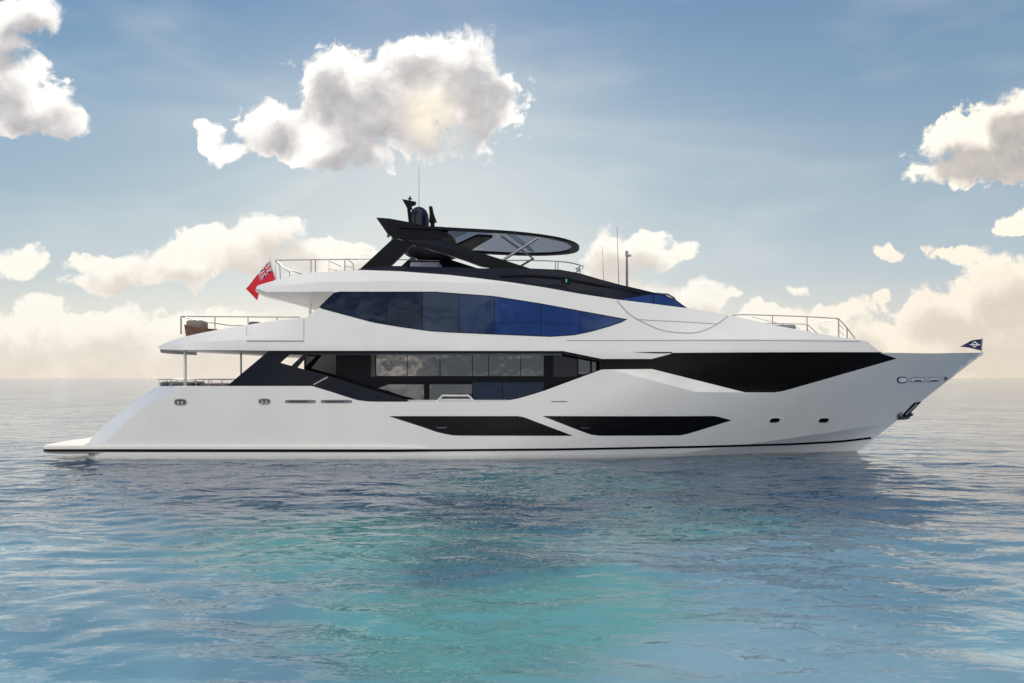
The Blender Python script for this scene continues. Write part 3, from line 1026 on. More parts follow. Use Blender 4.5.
# ---- superstructure
ss = YM()
up_over = [(157.6, 346.8), (163, 344), (172, 340.4), (185, 336.6), (210, 331.2), (240, 326), (262, 322.4), (285, 319.6), (306, 317.4), (311, 314), (318.5, 308.4)]
bottom = [(880, 352.2), (672, 352.8), (670.5, 354), (652, 358.9), (602, 358.9), (563, 351), (268, 350.7), (240, 350.3), (185, 350), (160, 349.4)]
sky_bot = [(334.5, 291.6), (300, 292), (267, 292)]
ss_out = up_over + sky_bot + TOPLINE + bottom
ss.panel(ss_out, upY, th=0.14, res=0.26, mirror=True, ymax=C,
         crease=[[('w', -9.6, 6.485), ('w', -7.2, 6.60), ('w', -4.2, 6.66), ('w', 1.0, 6.5)],
                 [('w', x, 4.28 + 0.05 * (x + 13)) for x in np.arange(-13, -7.5, 0.4)],
                 [('w', x, 4.46) for x in np.arange(2, 14, 0.4)]])
# top of the superstructure
ss.across([on(p, upY) for p in TOPLINE[1:]] , upY, camber=0.03, off=0.08)
# front face down to the bow deck
fe = [on(p, upY) for p in [(866.5, 341), (872, 345.4), (880, 352.2)]]
ss.across(fe, upY, camber=0.0, off=0.01)
# soffit of the upper aft deck and its floor
def zbot(x): return 4.02
ed = [on(p, upY) for p in [(160, 349.4), (185, 350), (215, 350.2), (240, 350.3), (268, 350.7), (340, 350.7), (450, 350.9), (563, 351)]]
rows = []
for x, z in ed:
    y0 = upY(x, z) + 0.02
    sag = 0.16 * sstep(-13, -9, x)
    rows.append([(x - (0.35 if x < -12.5 else 0) * (1 - (2 * k / 12 - 1) ** 2), y0 + (2 * C - 2 * y0) * k / 12, z + 0.004 - sag * (1 - abs(2 * k / 12 - 1) ** 6)) for k in range(13)])
ss.grid(rows, flip=True)
x0 = on((160, 349), upY)[0]
rows = []
for x in (x0 + 0.05, -12, -10, -8, -6.5):
    y0 = upY(x, 4.25) + 0.1
    rows.append([(x - (0.3 if x < -12.5 else 0) * (1 - (2 * k / 8 - 1) ** 2), y0 + (2 * C - 2 * y0) * k / 8, 4.26) for k in range(9)])
ss.grid(rows, flip=False)
# aft closing edge of that deck
rows = []
for z, dx in ((4.0, 0.02), (4.08, 0.0), (4.26, 0.0)):
    y0 = upY(x0, z) + 0.02
    rows.append([(x0 + dx - 0.35 * (1 - (2 * k / 12 - 1) ** 2), y0 + (2 * C - 2 * y0) * k / 12, z) for k in range(13)])
ss.grid(rows, flip=True)
# belly of the sky deck overhang
rows = []
for px in (256, 260, 267, 280, 292, 305, 318, 334):
    py = interp([256, 267, 334], [288.8, 292, 291.8], px)
    x, z = on((px, py), upY)
    y0 = upY(x, z) + 0.02
    sag = interp([256, 262, 305, 334], [0.0, 0.06, 0.52, 0.56], px)
    r = []
    for k in range(17):
        s = 2 * k / 16 - 1
        r.append((x - (0.5 * (1 - s * s) if px < 262 else 0), y0 + (2 * C - 2 * y0) * k / 16, z - sag * min(1, (1 - abs(s)) * 2.6)))
    rows.append(r)
ss.grid(rows, flip=True)
superstructure = ss.build("superstructure", M['white'])
# aft bulkhead of the sky lounge, behind the open deck
bk = YM(); bk.box((-6.9, 0.75, 4.27), (-6.8, 2 * C - 0.75, 5.7)); bk.build("lounge_bulkhead", M['white2'])

# lounge windows: one long pane band split by mullions
def top_y(px): return interp([319, 335, 434.8, 493, 540, 600, 627.5], [307.5, 292, 292, 296.3, 303.6, 314.6, 319.6], px)
def bot_y(px): return interp([319, 373, 399.6, 429, 446.5, 490, 550, 573, 591, 611, 627.5], [307.5, 322, 326.5, 330.6, 331.8, 333.8, 336.3, 334.9, 331.3, 325.5, 319.6], px)
band = YM()
allp = [319] + list(np.arange(322, 626, 6)) + [627.5]
band.panel([(p, top_y(p) - 0.4) for p in allp] + [(p, bot_y(p) + 0.5) for p in allp[::-1][1:-1]], upY, off=0.010, th=0.02)
lb = band.build("lounge_window_frame", M['boot'])
cuts = [319.6, 387, 422.5, 459, 494.5, 541, 626.5]
for i, (a, b) in enumerate(zip(cuts, cuts[1:])):
    ps = [a + 0.3] + [p for p in np.arange(320, 626, 5) if a + 2 < p < b - 2] + [b - 0.3]
    m = M[('loungeglass2', 'loungeglass2', 'loungeglass', 'loungeglass3', 'blueglass', 'blueglass')[i]]
    def pane(name, ps, ft, fb):
        g = YM(); up = [(p, ft(p)) for p in ps]; lo = [(p, fb(p)) for p in ps[::-1]]
        if abs(up[0][1] - lo[-1][1]) < 0.6: lo = lo[:-1]
        if abs(up[-1][1] - lo[0][1]) < 0.6: lo = lo[1:]
        g.panel(up + lo, upY, off=0.016, th=0.008); g.build(name, m, lb)
    if i < 4:
        pane("lounge_window", ps, lambda p: top_y(p) + 0.4, lambda p: bot_y(p) - 0.3)
    else:
        ym = lambda p: 322.0 + 0.02 * (p - 494)
        q1 = [p for p in ps if p < 580]
        if i == 5: q1 = q1 + [580]
        pane("lounge_window", q1, lambda p: top_y(p) + 0.4, lambda p: ym(p) - 0.2)
        pane("lounge_window", q1, lambda p: ym(p) + 0.2, lambda p: bot_y(p) - 0.3)
        if i == 5:
            q2 = [580.5] + [p for p in ps if p > 583]
            pane("lounge_window", q2, lambda p: top_y(p) + 0.4, lambda p: bot_y(p) - 0.3)

# door in the aft bulwark, seams and knuckle
door = part("bulwark_door", M['white'], [(247.2, 325.8), (303.5, 318.8), (303.5, 340.6), (247.2, 340.6)], upY, off=0.006, th=0.02, parent=superstructure)
part("door_gap", M['recess'], strip([(246.8, 341.1), (303.8, 341.1)], 0.9), upY, off=0.009, th=0.01, parent=door)  # lower joint drawn darker to imitate the door's shadow
part("door_gap", M['seam'], strip([(246.7, 326), (246.7, 341.5)], 0.45), upY, off=0.009, th=0.01, parent=door)
part("door_gap", M['seam'], strip([(303.9, 319), (303.9, 341.5)], 0.45), upY, off=0.009, th=0.01, parent=door)
part("knuckle_line", M['seam'], strip([(567, 340.6), (640, 340.4), (760, 340.4), (860, 341.4)], 0.9), upY, off=0.006, th=0.01)
part("fashion_plate_gap", M['seamdark'], [(632, 352.1), (650, 351.9), (672, 351.9), (672, 353.2), (655, 353.4)], upY, off=0.006, th=0.01)
cv = smoothline([(617, 300.5), (629, 313.8), (646.5, 324), (664, 330.8), (684.6, 333), (699, 332), (714, 326), (728, 316.2)], 4)
part("balcony_seam", M['seam'], strip(cv, 1.1), upY, off=0.006, th=0.01, res=0.2)
part("balcony_line", M['seam'], strip([(636, 319.4), (655, 320.6), (690, 322.2), (717, 324)], 0.9), upY, off=0.006, th=0.01)

# posts under the overhangs
for px, y0, y1, Y in ((185.2, 349, 388, 1.0), (241, 349.5, 388, 1.0), (310, 290, 318, 1.1)):
    m = YM(); m.tube([W(px, y0, Y), W(px, y1, Y)], 0.055 if px != 241 else 0.035, 10); m.build("deck_post", M['white2'] if px != 241 else M['steel'])

# ---- flybridge coaming (black)
fc_top = [(357.5, 269.2), (391, 265.8), (430, 266.8), (494, 268.6), (520, 268.2), (536, 268.6), (560, 269.6), (579, 273), (600, 279.2), (620, 284.6), (652, 292), (666, 295.4), (676, 300), (688, 308.4)]
fc_bot = [(650, 304.6), (617, 300.8), (581, 295.4), (545, 289), (505, 283), (450, 276.6), (400, 272.8), (361, 271.4)]
fm = YM()
fm.panel(fc_top + fc_bot, flyY, th=0.12, res=0.25, mirror=True, ymax=C)
fm.across([on(p, flyY) for p in fc_top[4:]], flyY, camber=0.05, off=0.02)
coam = fm.build("flybridge_coaming", M['coaming'])
part("windscreen", M['blueglass'], [(620, 299.6), (652, 294.4), (664, 295.8), (674, 300.4), (685, 306.6), (650, 303.4)], flyY, off=0.008, th=0.02, parent=coam)
part("windscreen_mullion", M['black'], strip([(653.5, 294.4), (653.5, 303.2)], 0.9), flyY, off=0.013, th=0.02, parent=coam)
# moulded ridge along the coaming and a raised dash pad
m = YM()
m.tube([Vector(W(x, y, flyY(*on((x, y), flyY)) - 0.01)) for x, y in ((500, 276), (530, 275.5), (560, 278), (600, 285.5), (640, 292.8))], 0.06, 8)
m.build("coaming_ridge", M['black'], coam)
m = YM()
rows = []
for t in np.linspace(0, 1, 9):
    x = 0.85 + 2.1 * t
    h = 0.26 * math.sin(math.pi * min(1, t * 1.35 + 0.12)) if t < 0.66 else 0.26 * math.sin(math.pi * min(1, 0.66 * 1.35 + 0.12 - (t - 0.66) * 0.1)) * (1 - (t - 0.66) / 0.34)
    rows.append([(x, 1.2 + 4.8 * k / 10, 7.05 - 0.10 * t * 2.1 + max(0, h) * (1 - abs(2 * k / 10 - 1) ** 4)) for k in range(11)])
m.grid(rows)
m.build("sun_pad", M['radome'], coam)
bx = Vector(W(565.5, 281, flyY(*on((565.5, 281), flyY))))
m = YM(); m.box(bx + Vector((-0.16, -0.06, -0.13)), bx + Vector((0.2, 0.1, 0.13))); nl = m.build("navigation_light", M['boot'], coam)
m = YM(); m.tube([bx + Vector((0.03, -0.075, -0.06)), bx + Vector((0.03, -0.075, 0.06))], 0.035, 8); m.build("green_lens", M['green'], coam)
m = YM()
q = [W(x, y, 3.0) for x, y in ((655, 293.5), (668, 294.5), (674, 298), (676, 302))]
m.tube(q, 0.04, 8)
m.build("wiper_arm", M['darksteel'], coam)

# ---- radar arch and hardtop
A0 = 0.75
def mirrored(fn):
    for s in (0, 1): fn(s)
def leg(name, pts, Y, th, mat):
    for far in (0, 1):
        m = YM(); m.panel(pts, flat(Y), th=th, res=0.4)
        if far:
            m.v = [Vector((p.x, 2 * C - p.y, p.z)) for p in m.v]; m.f = [f[::-1] for f in m.f]
            nn = []
            i = 0
            for f in m.f:
                k = len(f); seg = m.n[i:i + k][::-1]; nn += [Vector((q.x, -q.y, q.z)) for q in seg]; i += k
            m.n = nn
        m.build(name, mat)
leg("arch_leg", [(360, 269), (393, 238.5), (414, 243), (389.5, 267)], A0 + 0.05, 0.22, M['black'])
leg("arch_brace", [(398, 238.4), (436, 238.2), (449, 242.6), (505, 260.4), (540, 271.5), (497, 270), (479, 265.6), (465, 260.4), (430, 249.4), (412, 243.4)], A0, 0.24, M['black'])
# lighter top edge of the brace
m = YM(); m.panel([(402, 238.7), (436, 238.7), (450, 243.6), (478, 252.6), (468, 253.4), (440, 246.6), (414, 242.2)], flat(A0 - 0.004), off=0.0, th=0.02); m.build("brace_trim", M['navy'])
# wing
prof = [(376, 217.4), (389, 218.4), (408, 221.8), (430, 226.8), (447, 232.6), (452, 236), (440, 239), (402, 238.8), (394, 237.6), (387, 233.4)]
pw_ = [W(a, b, A0 - 0.05) for a, b in prof]
rows = []
for k in range(13):
    s = 2 * k / 12 - 1
    ins = 0.35 * abs(s) ** 6
    ring = []
    for (x, _, z) in pw_:
        zm = 8.55
        ring.append((x + 0.0, C + s * (C - A0 + 0.05), z + (0.10 * (1 - s * s))))
    rows.append(ring)
m = YM(); m.grid(rows, close=True, flip=False, smooth=False); m.face(rows[0][::-1]); m.face(rows[-1])
wing_o = m.build("arch_wing", M['satin'])
for v0 in ((388.5, 234.5), (393, 237.8)):
    m = YM(); c = Vector(W(v0[0], v0[1], A0 + 0.1)); m.tube([c, c + Vector((0.0, -0.06, -0.09))], 0.06, 8); m.build("deck_light", M['steel'], wing_o)

# hardtop: dark ring with tinted glass
def roof_z(x): return interp([-5, -2.8, 0, 2.0, 2.8], [8.80, 8.70, 8.55, 8.43, 8.36], x)
RX0, RA, RB = -1.0, 3.78, 3.0
def plan(a, b, n, e=2.25):
    pts = []
    for k in range(n + 1):
        t = -math.pi / 2 + math.pi * k / n
        c, s = math.cos(t), math.sin(t)
        pts.append((RX0 + a * abs(c) ** (2 / e), C + b * math.copysign(abs(s) ** (2 / e), s)))
    return pts
outer = [(-4.3, C - RB), (-2.6, C - RB)] + plan(RA, RB, 40) + [(-2.6, C + RB), (-4.3, C + RB)]
inner_f = plan(RA - 0.32, RB - 0.32, 40)
inner = [(-2.55, C - RB + 0.7), (-2.4, C - RB + 0.35)] + inner_f + [(-2.4, C + RB - 0.35), (-2.55, C + RB - 0.7)]
rings = []
for ring, dz in ((inner, -0.03), (outer, -0.05), (outer, 0.05), (inner, 0.06)):
    rings.append([(x, y, roof_z(x) + dz) for x, y in ring])
m = YM()
n = len(outer)
for a, b in zip(range(4), (1, 2, 3, 0)):
    m.grid([rings[a], rings[b]], flip=False, smooth=False)
# aft solid part
for dz, fl in ((-0.034, False), (0.055, True)):
    pl = [(-4.3, C - RB), (-2.6, C - RB), (-2.55, C - RB + 0.7), (-2.55, C + RB - 0.7), (-2.6, C + RB), (-4.3, C + RB)]
    f = [(x, y, roof_z(x) + dz) for x, y in pl]
    m.face(f if fl else f[::-1])
roof = m.build("hardtop_frame", M['satin'])
m = YM()
gp = [(x, y, roof_z(x) + 0.01) for x, y in [(-2.58, C - RB + 0.66)] + inner[1:-1] + [(-2.58, C + RB - 0.66)]]
m.face(gp)
m.build("hardtop_glass", M['roofglass'], roof)
m = YM()
for zz_, fl_ in ((-0.20, False), (-0.10, True)):
    f_ = [(-1.35, 0.95, roof_z(-1.3) + zz_), (-0.75, 0.95, roof_z(-0.8) + zz_), (-2.2, 6.2, roof_z(-2.2) + zz_), (-3.3, 6.2, roof_z(-3.0) + zz_)]
    m.face(f_ if fl_ else f_[::-1])
    lo_ = f_ if not fl_ else lo_
for i_ in range(4):
    a_, b_ = lo_[i_], lo_[(i_ + 1) % 4]
    m.face([a_, b_, (b_[0], b_[1], b_[2] + 0.10), (a_[0], a_[1], a_[2] + 0.10)])
m.build("roof_blade", M['satin'], roof)
# roof beams and struts
m = YM(); m.tube([(-0.42, 0.95, roof_z(-0.42) - 0.12), (0.88, 6.25, roof_z(0.88) - 0.12)], 0.04, 8); m.build("roof_beam", M['steel'], roof)
for Yb, Yt in ((1.0, 0.85), (2 * C - 1.0, 2 * C - 0.85)):
    xa_, _, za_ = W(501.8, 260.5, 1.0); xt, _, zt_ = W(537.4, 238.2, 0.85)
    m = YM(); m.tube([(xa_, Yb, za_ - 0.3), (xa_ + 0.02, Yb, za_), (xt, Yt, zt_)], 0.055 if Yb < C else 0.05, 10); m.build("roof_strut", M['steel'])
# bar unit and pale seats under the arch
m = YM(); m.rbox((-4.15, 3.0, 6.68), (-2.95, 4.6, 7.74), 0.06); m.build("flybridge_bar", M['paleblue'])
m = YM(); m.rbox((-5.4, 2.2, 6.5), (-1.4, 5.2, 7.12), 0.1); m.build("flybridge_seating", M['paleblue'])

# ---- mast gear on the wing
rc = W(419, 0, C)
base = 8.80
m = YM(); m.lathe([(0.40, 0), (0.42, 0.06), (0.42, 0.72), (0.39, 0.95), (0.30, 1.14), (0.16, 1.25), (0.0, 1.29)], (rc[0], C, base + 0.02), 28); m.build("satellite_dome", M['radome'])
m = YM(); m.tube([(rc[0] - 0.05, C + 0.5, base), (rc[0] - 0.06, C + 0.5, W(0, 166, C + 0.5)[2])], 0.016, 6, 0.007); m.build("whip_antenna", M['darksteel'])
m = YM()
m.tube([W(410.5, 224, C - 0.6), W(408.5, 207, C - 0.6)], 0.07, 8)
m.panel([(402, 199), (415.8, 201.6), (415.5, 204), (411.5, 205.6), (412, 208.5), (408, 210)], flat(C - 0.7), th=0.2)
m.tube([W(409.6, 201, C - 0.6), W(410.3, 196.2, C - 0.6)], 0.035, 6)
m.tube([W(408, 198.6, C - 0.6), W(412, 199.2, C - 0.6)], 0.03, 6)
m.build("radar_bracket", M['boot'])
m = YM()
m.panel([(428.8, 206.4), (432, 206), (433.4, 213), (436.6, 221.6), (429, 222), (429.5, 214)], flat(C - 0.7), th=0.3)
m.tube([W(432.5, 221, C - 0.55), W(432.5, 234, C - 0.55)], 0.09, 8)
m.build("searchlight", M['boot'])

# antennas forward of the wheelhouse
for x0_, y0_, x1_, y1_, r, nm in ((619, 290, 617, 226.5, 0.018, "whip_antenna"), (603.8, 286, 602.4, 247, 0.012, "whip_antenna")):
    m = YM(); m.tube([W(x0_, y0_, C), W(x1_, y1_, C)], r, 6, r * 0.5); m.build(nm, M['darksteel'])
m = YM(); m.tube([W(627, 292, C), W(626.9, 262, C), W(626.8, 255, C)], 0.055, 8, 0.035)
mo = m.build("light_mast", M['recess'])
m = YM(); m.tube([W(626.8, 256, C), W(626.8, 251, C)], 0.065, 8); m.box(Vector(W(626, 256.4, C)), Vector(W(631, 254.8, C + 0.1))); m.build("mast_lamp", M['seam'], mo)


# ---- rails
def rail(name, mb, label=None):
    return mb.build(name, M['steel'])


def R3(mb, pts, Y, r=0.02, both=False):
    q = [W(p[0], p[1], Y) for p in pts]
    mb.tube(q, r, 6)
    if both: mb.tube([(x, 2 * C - y, z) for x, y, z in q], r, 6)


m = YM()     # upper aft deck
Yr = 0.75
R3(m, [(181, 334), (181, 316.4)], Yr, 0.03)
R3(m, [(181, 316.4), (300, 317.2)], Yr, 0.024)
for px, yb in ((215, 330), (248, 324.6), (277, 320)):
    R3(m, [(px, 317), (px, yb)], Yr, 0.02)
m.tube([W(181, 316.4, Yr), (W(181, 0, Yr)[0] - 0.25, C, W(0, 316.4, Yr)[2]), (W(181, 0, Yr)[0], 2 * C - Yr, W(0, 316.4, Yr)[2]), (W(300, 0, Yr)[0], 2 * C - Yr, W(0, 317.2, Yr)[2])], 0.022, 6)
for xx in (-11.5, -9.5, -8):
    zt_ = W(0, 316.6, Yr)[2]
    m.tube([(xx, 2 * C - Yr, 4.3), (xx, 2 * C - Yr, zt_)], 0.02, 6)
rail("upper_deck_rail", m)
m = YM()     # cockpit rail on the stern
Yr = 0.55
R3(m, [(159, 385.6), (159, 379.4), (232, 379.6)], Yr, 0.02)
R3(m, [(159, 382.8), (230, 383)], Yr, 0.010)
for px in (171, 184, 196, 209, 222):
    R3(m, [(px, 386), (px, 379.4)], Yr, 0.018)
zt_ = W(0, 379.4, Yr)[2]; xq = W(159, 0, Yr)[0]
m.tube([(xq, Yr, zt_), (xq - 0.2, C, zt_), (xq, 2 * C - Yr, zt_), (xq + 3, 2 * C - Yr, zt_)], 0.02, 6)
for k in range(1, 7):
    m.tube([(xq - 0.1, Yr + k, zt_ - 0.3), (xq - 0.1, Yr + k, zt_)], 0.016, 6)
rail("cockpit_rail", m)
m = YM()     # sky deck aft
Yr = 1.0
R3(m, [(275.6, 280), (275.6, 260.2), (358, 259.2)], Yr, 0.024)
R3(m, [(276, 262), (290, 273)], Yr, 0.02)
for px, yb in ((311, 275), (315.4, 275)):
    R3(m, [(px, 259.8), (px, yb)], Yr, 0.02)
R3(m, [(358, 259.2), (392, 259.4), (440, 260.6)], Yr + 4.6, 0.02)
zt_ = W(0, 260.2, Yr)[2]; xq = W(275.6, 0, Yr)[0]
m.tube([(xq, Yr, zt_), (xq - 0.3, C, zt_), (xq, 2 * C - Yr, zt_), (xq + 3.5, 2 * C - Yr, zt_ + 0.02)], 0.022, 6)
for k in (1.5, 3.0, 4.5):
    m.tube([(xq - 0.2, Yr + k, 6.75), (xq - 0.25, Yr + k, zt_)], 0.02, 6)
rail("sky_deck_rail", m)
m = YM()     # stair handrail
Yr = 1.6
R3(m, [(329, 274), (329, 261), (341, 266.5)], Yr, 0.022)
R3(m, [(344.8, 274), (344.8, 259.4), (346.5, 258.6), (353, 263.5), (354, 274)], Yr, 0.022)
R3(m, [(329, 269), (338, 271)], Yr, 0.014)
R3(m, [(345, 266), (352, 267.5)], Yr, 0.014)
rail("stair_rail", m)
m = YM()     # forward flybridge rail
ys_ = W(0, 261.5, 1.6)[2]
pl = [(-0.45, 1.5, W(0, 260.4, 1.5)[2]), (0.6, 1.45, W(0, 260.4, 1.45)[2]), (1.7, 1.5, W(0, 261.2, 1.5)[2]), (2.35, 1.9, W(0, 263, 1.9)[2]), (2.75, 2.6, W(0, 265.5, 2.6)[2]), (2.95, C, W(0, 267, C)[2])]
pl2 = [(x, 2 * C - y, z) for x, y, z in pl[::-1]]
m.tube(smoothline(pl + pl2[1:], 3), 0.022, 6)
for (x, y, z) in (pl[2], (pl[2][0] + 0.1, 1.5, pl[2][2]), pl[4], pl2[1]):
    m.tube([(x, y, z), (x - 0.02, y, 6.7)], 0.02, 6)
m.panel([(575.5, 268), (580, 266.4), (580.5, 271.5), (576.5, 272)], flat(2.6), th=0.05)
rail("flybridge_rail", m)
m = YM()     # foredeck
for far in (0, 1):
    def Q(px, py, dy=0.85):
        x, z = on((px, py), lambda x, z: min(C - 0.2, upY(x, 4.9) + dy))
        y = min(C - 0.2, upY(x, 4.9) + dy)
        return (x, 2 * C - y if far else y, z)
    m.tube([Q(732, 315.5), Q(742, 314.6), Q(772, 315.4), Q(806, 316.6), Q(838.5, 318.6), Q(847, 328), Q(855, 338.5)], 0.022, 6)
    m.tube([Q(752, 317), Q(800, 328.5)], 0.010, 6)
    for px, a, b in ((772.5, 315.4, 326), (807, 316.6, 333), (838.5, 318.6, 338), (847, 328, 339)):
        m.tube([Q(px, a), Q(px, b)], 0.022 if px < 838 else 0.03, 6)
    for k in (324, 330):
        m.tube([Q(838.5, k), Q(844, k + 5.5)], 0.012, 6)
a = W(838.5, 318.6, 2.2)
m.tube([Q(838.5, 318.6), (Q(838.5, 318.6)[0], 2 * C - Q(838.5, 318.6)[1], Q(838.5, 318.6)[2])], 0.02, 6)
rail("foredeck_rail", m)
m = YM(); m.rbox((10.5, 2.4, 4.85), (11.4, 4.8, 5.14), 0.06); m.build("foredeck_hatch", M['recess'])


# ------------------------------------------------------------------ loose things on deck
def thing_part(t, mb, name, mat):
    o = MB.build(mb, name, mat, t)
    o.matrix_parent_inverse = par_world(t).inverted()
    return o


def wicker_chair(x, y, z, label):
    t = empty("armchair", label, "armchair", (x, y, z), "wicker armchairs on the upper aft deck")
    m = MB()
    # curved shell back and arms that lean outwards
    rows = []
    for h, o in ((0.08, 0.0), (0.42, 0.04), (0.84, 0.10)):
        ring = []
        for k in range(17):
            a = math.pi * (0.5 + k / 16)
            c_, s_ = math.cos(a), math.sin(a)
            reach = 0.62 if c_ > -0.2 else 0.5
            drop = 0.14 * (1 - math.sin(math.pi * k / 16)) if h > 0.5 else 0
            ring.append((x + (0.45 if k in (0, 16) else 0.0) + (0.52 + o) * c_, y + (0.50 + o) * s_, z + h - drop))
        rows.append(ring)
    m.grid(rows)
    m.grid([[(p[0] + 0.05 * (1 if p[0] < x else 0.2), y + (p[1] - y) * 0.88, p[2]) for p in r] for r in rows], flip=True)
    m.grid([rows[-1], [(p[0] + 0.05 * (1 if p[0] < x else 0.2), y + (p[1] - y) * 0.88, p[2]) for p in rows[-1]]])
    thing_part(t, m, "shell", M['wicker'])
    m = MB(); m.rbox((x - 0.44, y - 0.44, z + 0.10), (x + 0.50, y + 0.44, z + 0.32), 0.05); thing_part(t, m, "base", M['wicker'])
    m = MB(); m.rbox((x - 0.40, y - 0.42, z + 0.32), (x + 0.52, y + 0.42, z + 0.50), 0.05); thing_part(t, m, "seat_cushion", M['cushion'])
    m = MB(); m.rbox((x - 0.46, y - 0.38, z + 0.48), (x + 0.18, y + 0.38, z + 1.0), 0.07); thing_part(t, m, "back_cushion", M['cushion'])
    for sx in (-0.3, 0.4):
        for sy in (-0.28, 0.28):
            m = MB(); m.tube([(x + sx, y + sy, z), (x + sx, y + sy, z + 0.12)], 0.03, 8); thing_part(t, m, "leg", M['darksteel'])
    return t


x, _, z = W(200, 0, 1.9)
wicker_chair(x + 0.03, 1.9, 4.265, "brown wicker armchair with taupe cushions at the aft end of the upper deck")
t = empty("lounge_chair", "low dark grey lounge chair just showing above the bulwark door", "chair", (W(262, 0, 2.2)[0], 2.2, 4.265))
x = W(262, 0, 2.2)[0]
m = MB(); m.rbox((x - 0.35, 1.85, 4.38), (x + 0.55, 2.55, 4.70), 0.05); thing_part(t, m, "seat", M['greycushion'])
m = MB(); m.rbox((x - 0.45, 1.85, 4.70), (x - 0.05, 2.55, 5.23), 0.06); thing_part(t, m, "backrest", M['greycushion'])
for sx in (-0.3, 0.45):
    for sy in (1.95, 2.45):
        m = MB(); m.tube([(x + sx, sy, 4.265), (x + sx, sy, 4.4)], 0.03, 8); thing_part(t, m, "leg", M['darksteel'])

x0_ = W(163, 0, 2.0)[0]; x1_ = W(197, 0, 2.0)[0]
t = empty("sofa", "long dark grey sofa at the stern rail of the cockpit", "sofa", ((x0_ + x1_) / 2, 2.6, 1.953))
m = MB(); m.rbox((x0_ + 0.12, 1.4, 2.02), (x1_, 5.6, 2.38), 0.06); thing_part(t, m, "seat", M['greycushion'])
m = MB(); m.rbox((x0_ + 0.1, 1.4, 2.38), (x0_ + 0.40, 5.6, 2.86), 0.07); thing_part(t, m, "backrest", M['greycushion'])
m = MB(); m.rbox((x0_ + 0.40, 1.4, 2.38), (x1_ - 0.02, 1.68, 2.84), 0.07); thing_part(t, m, "armrest", M['greycushion'])
m = MB(); m.box((x0_ + 0.2, 1.5, 1.953), (x1_ - 0.1, 5.5, 2.02)); thing_part(t, m, "plinth", M['recessdark'])
x0_ = W(204, 0, 2.6)[0]; x1_ = W(232, 0, 2.6)[0]
t = empty("dining_table", "low grey table between the cockpit sofa and the dark side wing", "table", ((x0_ + x1_) / 2, 3.2, 1.953))
m = MB(); m.rbox((x0_, 2.2, 2.70), (x1_, 4.8, 2.78), 0.02); thing_part(t, m, "tabletop", M['cushion'])
for sx in (x0_ + 0.3, x1_ - 0.3):
    m = MB(); m.tube([(sx, 3.5, 1.953), (sx, 3.5, 2.71)], 0.07, 8); thing_part(t, m, "leg", M['darksteel'])


# ---- flags
def flag_point(u, v):
    """u 0..1 from hoist to fly, v 0..1 from bottom to top; hangs from a raked staff"""
    A = Vector(W(270.4, 260, C)); B = Vector(W(276.4, 279.5, C)); Cc = Vector(W(245.6, 288.4, C)); Dd = Vector(W(256.5, 300, C))
    top = A.lerp(Cc, u); bot = B.lerp(Dd, u)
    bot += Vector((-0.10, 0, 0.10)) * math.sin(math.pi * u)
    p = bot.lerp(top, v)
    p.y += 0.10 * math.sin(u * 7.5 + v * 1.6) * (0.3 + 0.7 * u) 
    p.z += 0.02 * math.sin(u * 9 + 1)
    return p


ens = empty("ensign_flag", "red ensign with a union canton hanging from the staff behind the sky deck overhang", "flag", W(277, 281, C))


def flag_mesh(cells, name, mat, off, u0=0, u1=1, v0=0, v1=1):
    """both sides: a thin cloth with thickness; cells is a list of uv polygons"""
    m = MB()
    for poly in cells:
        for s in (-1, 1):
            f = []
            for (u, v) in poly:
                p = flag_point(u, v); f.append((p.x, p.y + s * off, p.z))
            m.face(f if s < 0 else f[::-1])
    return thing_part(ens, m, name, mat)


def uvgrid(u0, u1, v0, v1, nu=16, nv=6):
    return [[(u0 + (u1 - u0) * i / nu, v0 + (v1 - v0) * j / nv), (u0 + (u1 - u0) * (i + 1) / nu, v0 + (v1 - v0) * j / nv), (u0 + (u1 - u0) * (i + 1) / nu, v0 + (v1 - v0) * (j + 1) / nv), (u0 + (u1 - u0) * i / nu, v0 + (v1 - v0) * (j + 1) / nv)][::-1] for i in range(nu) for j in range(nv)]


def band_uv(p, q, w, n=10):
    """slanted band in the canton (canton units: 2 x 1), clipped to it"""
    dx, dy = q[0] - p[0], q[1] - p[1]
    l = math.hypot(dx, dy); nx, ny = -dy / l * w / 2, dx / l * w / 2
    cells = []
    for i in range(n):
        a = i / n; b = (i + 1) / n
        c = [(p[0] + dx * a + nx, p[1] + dy * a + ny), (p[0] + dx * b + nx, p[1] + dy * b + ny), (p[0] + dx * b - nx, p[1] + dy * b - ny), (p[0] + dx * a - nx, p[1] + dy * a - ny)]
        c = [(min(2, max(0, x)), min(1, max(0, y))) for x, y in c]
        cells.append([(x / 2 * 0.5, 0.5 + y * 0.5) for x, y in c])
    return cells


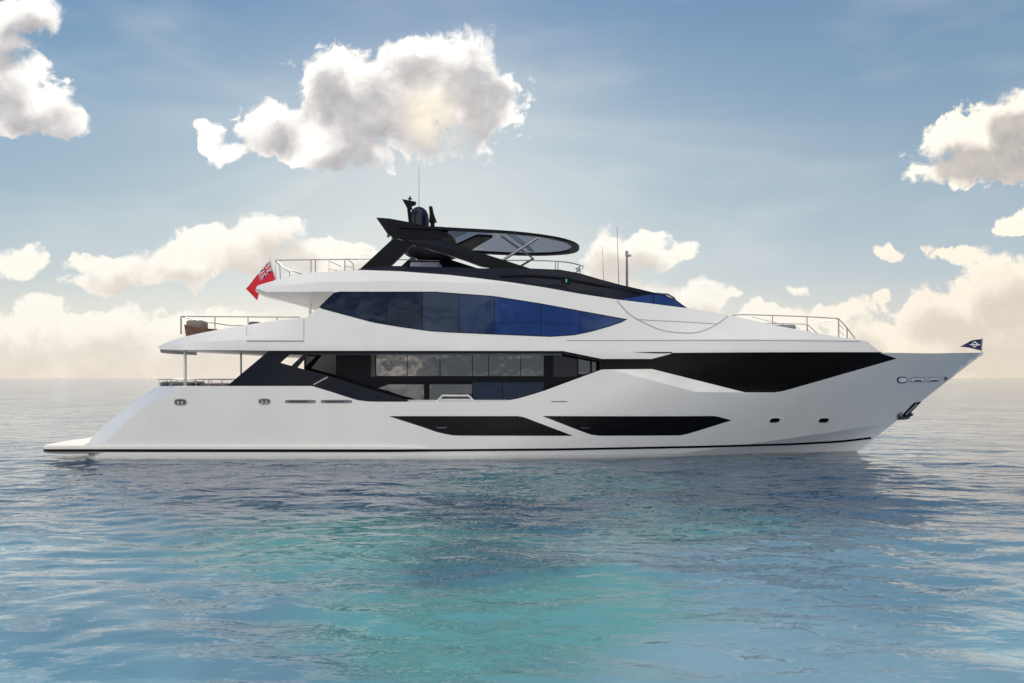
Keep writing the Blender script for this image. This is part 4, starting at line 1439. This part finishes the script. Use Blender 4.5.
cloth = flag_mesh(uvgrid(0, 1, 0, 1, 20, 8), "flag_cloth", M['flagred'], 0.004)
def canton(cells, name, mat, off):
    o = flag_mesh(cells, name, mat, off)
    o.parent = cloth
    from mathutils import Matrix
    o.matrix_parent_inverse = Matrix.Identity(4)
    return o
canton(uvgrid(0, 0.5, 0.5, 1, 10, 4), "canton", M['flagblue'], 0.009)
canton(band_uv((0, 0), (2, 1), 0.22) + band_uv((0, 1), (2, 0), 0.22), "white_saltire", M['flagwhite'], 0.013)
canton(band_uv((0, 0), (2, 1), 0.08) + band_uv((0, 1), (2, 0), 0.08), "red_saltire", M['flagred'], 0.016)
canton(band_uv((0, 0.5), (2, 0.5), 0.34) + band_uv((1, 0), (1, 1), 0.34), "white_cross", M['flagwhite'], 0.019)
canton(band_uv((0, 0.5), (2, 0.5), 0.20) + band_uv((1, 0), (1, 1), 0.20), "red_cross", M['flagred'], 0.022)
m = MB(); m.tube([W(277.5, 284, C), W(269.6, 257.8, C)], 0.03, 8); thing_part(ens, m, "flagstaff", M['white2'])

pen = empty("pennant", "small navy triangular pennant with a pale emblem on the bow staff", "flag", W(981.5, 354, C))


def pen_point(u, v):
    top = Vector(W(982, 339, C)); bot = Vector(W(981.2, 350.6, C)); tip = Vector(W(959.5, 346.9, C))
    a = bot.lerp(top, v)
    p = a.lerp(tip, u)
    p.z += 0.10 * math.sin(u * math.pi) * (0.4 + 0.6 * v) * 0.8
    p.y += 0.07 * math.sin(u * 6)
    return p


def pen_mesh(cells, name, mat, off, parent=None):
    m = MB()
    for poly in cells:
        for s in (-1, 1):
            f = [(pen_point(u, v) + Vector((0, s * off, 0))) for u, v in poly]
            m.face(f if s < 0 else f[::-1])
    o = thing_part(pen, m, name, mat)
    if parent:
        from mathutils import Matrix
        o.parent = parent
        o.matrix_parent_inverse = Matrix.Identity(4)
    return o


pc = pen_mesh([[(i / 12, j / 4), ((i + 1) / 12, j / 4), ((i + 1) / 12, (j + 1) / 4), (i / 12, (j + 1) / 4)] for i in range(12) for j in range(4)], "pennant_cloth", M['pennant'], 0.004)
# emblem: a pale diamond outline with a bar through it
dia = [(0.10, 0.5), (0.28, 0.86), (0.52, 0.5), (0.28, 0.16)]
dia2 = [(0.17, 0.5), (0.28, 0.70), (0.43, 0.5), (0.28, 0.32)]
cells = [[dia[i], dia[(i + 1) % 4], dia2[(i + 1) % 4], dia2[i]] for i in range(4)] + [[(0.06, 0.44), (0.06, 0.56), (0.58, 0.54), (0.58, 0.46)]]
pen_mesh(cells, "emblem", M['flagwhite'], 0.010, pc)
m = MB(); m.tube([W(981.4, 356, C), W(982.2, 338, C)], 0.022, 8); thing_part(pen, m, "flagstaff", M['steel'])
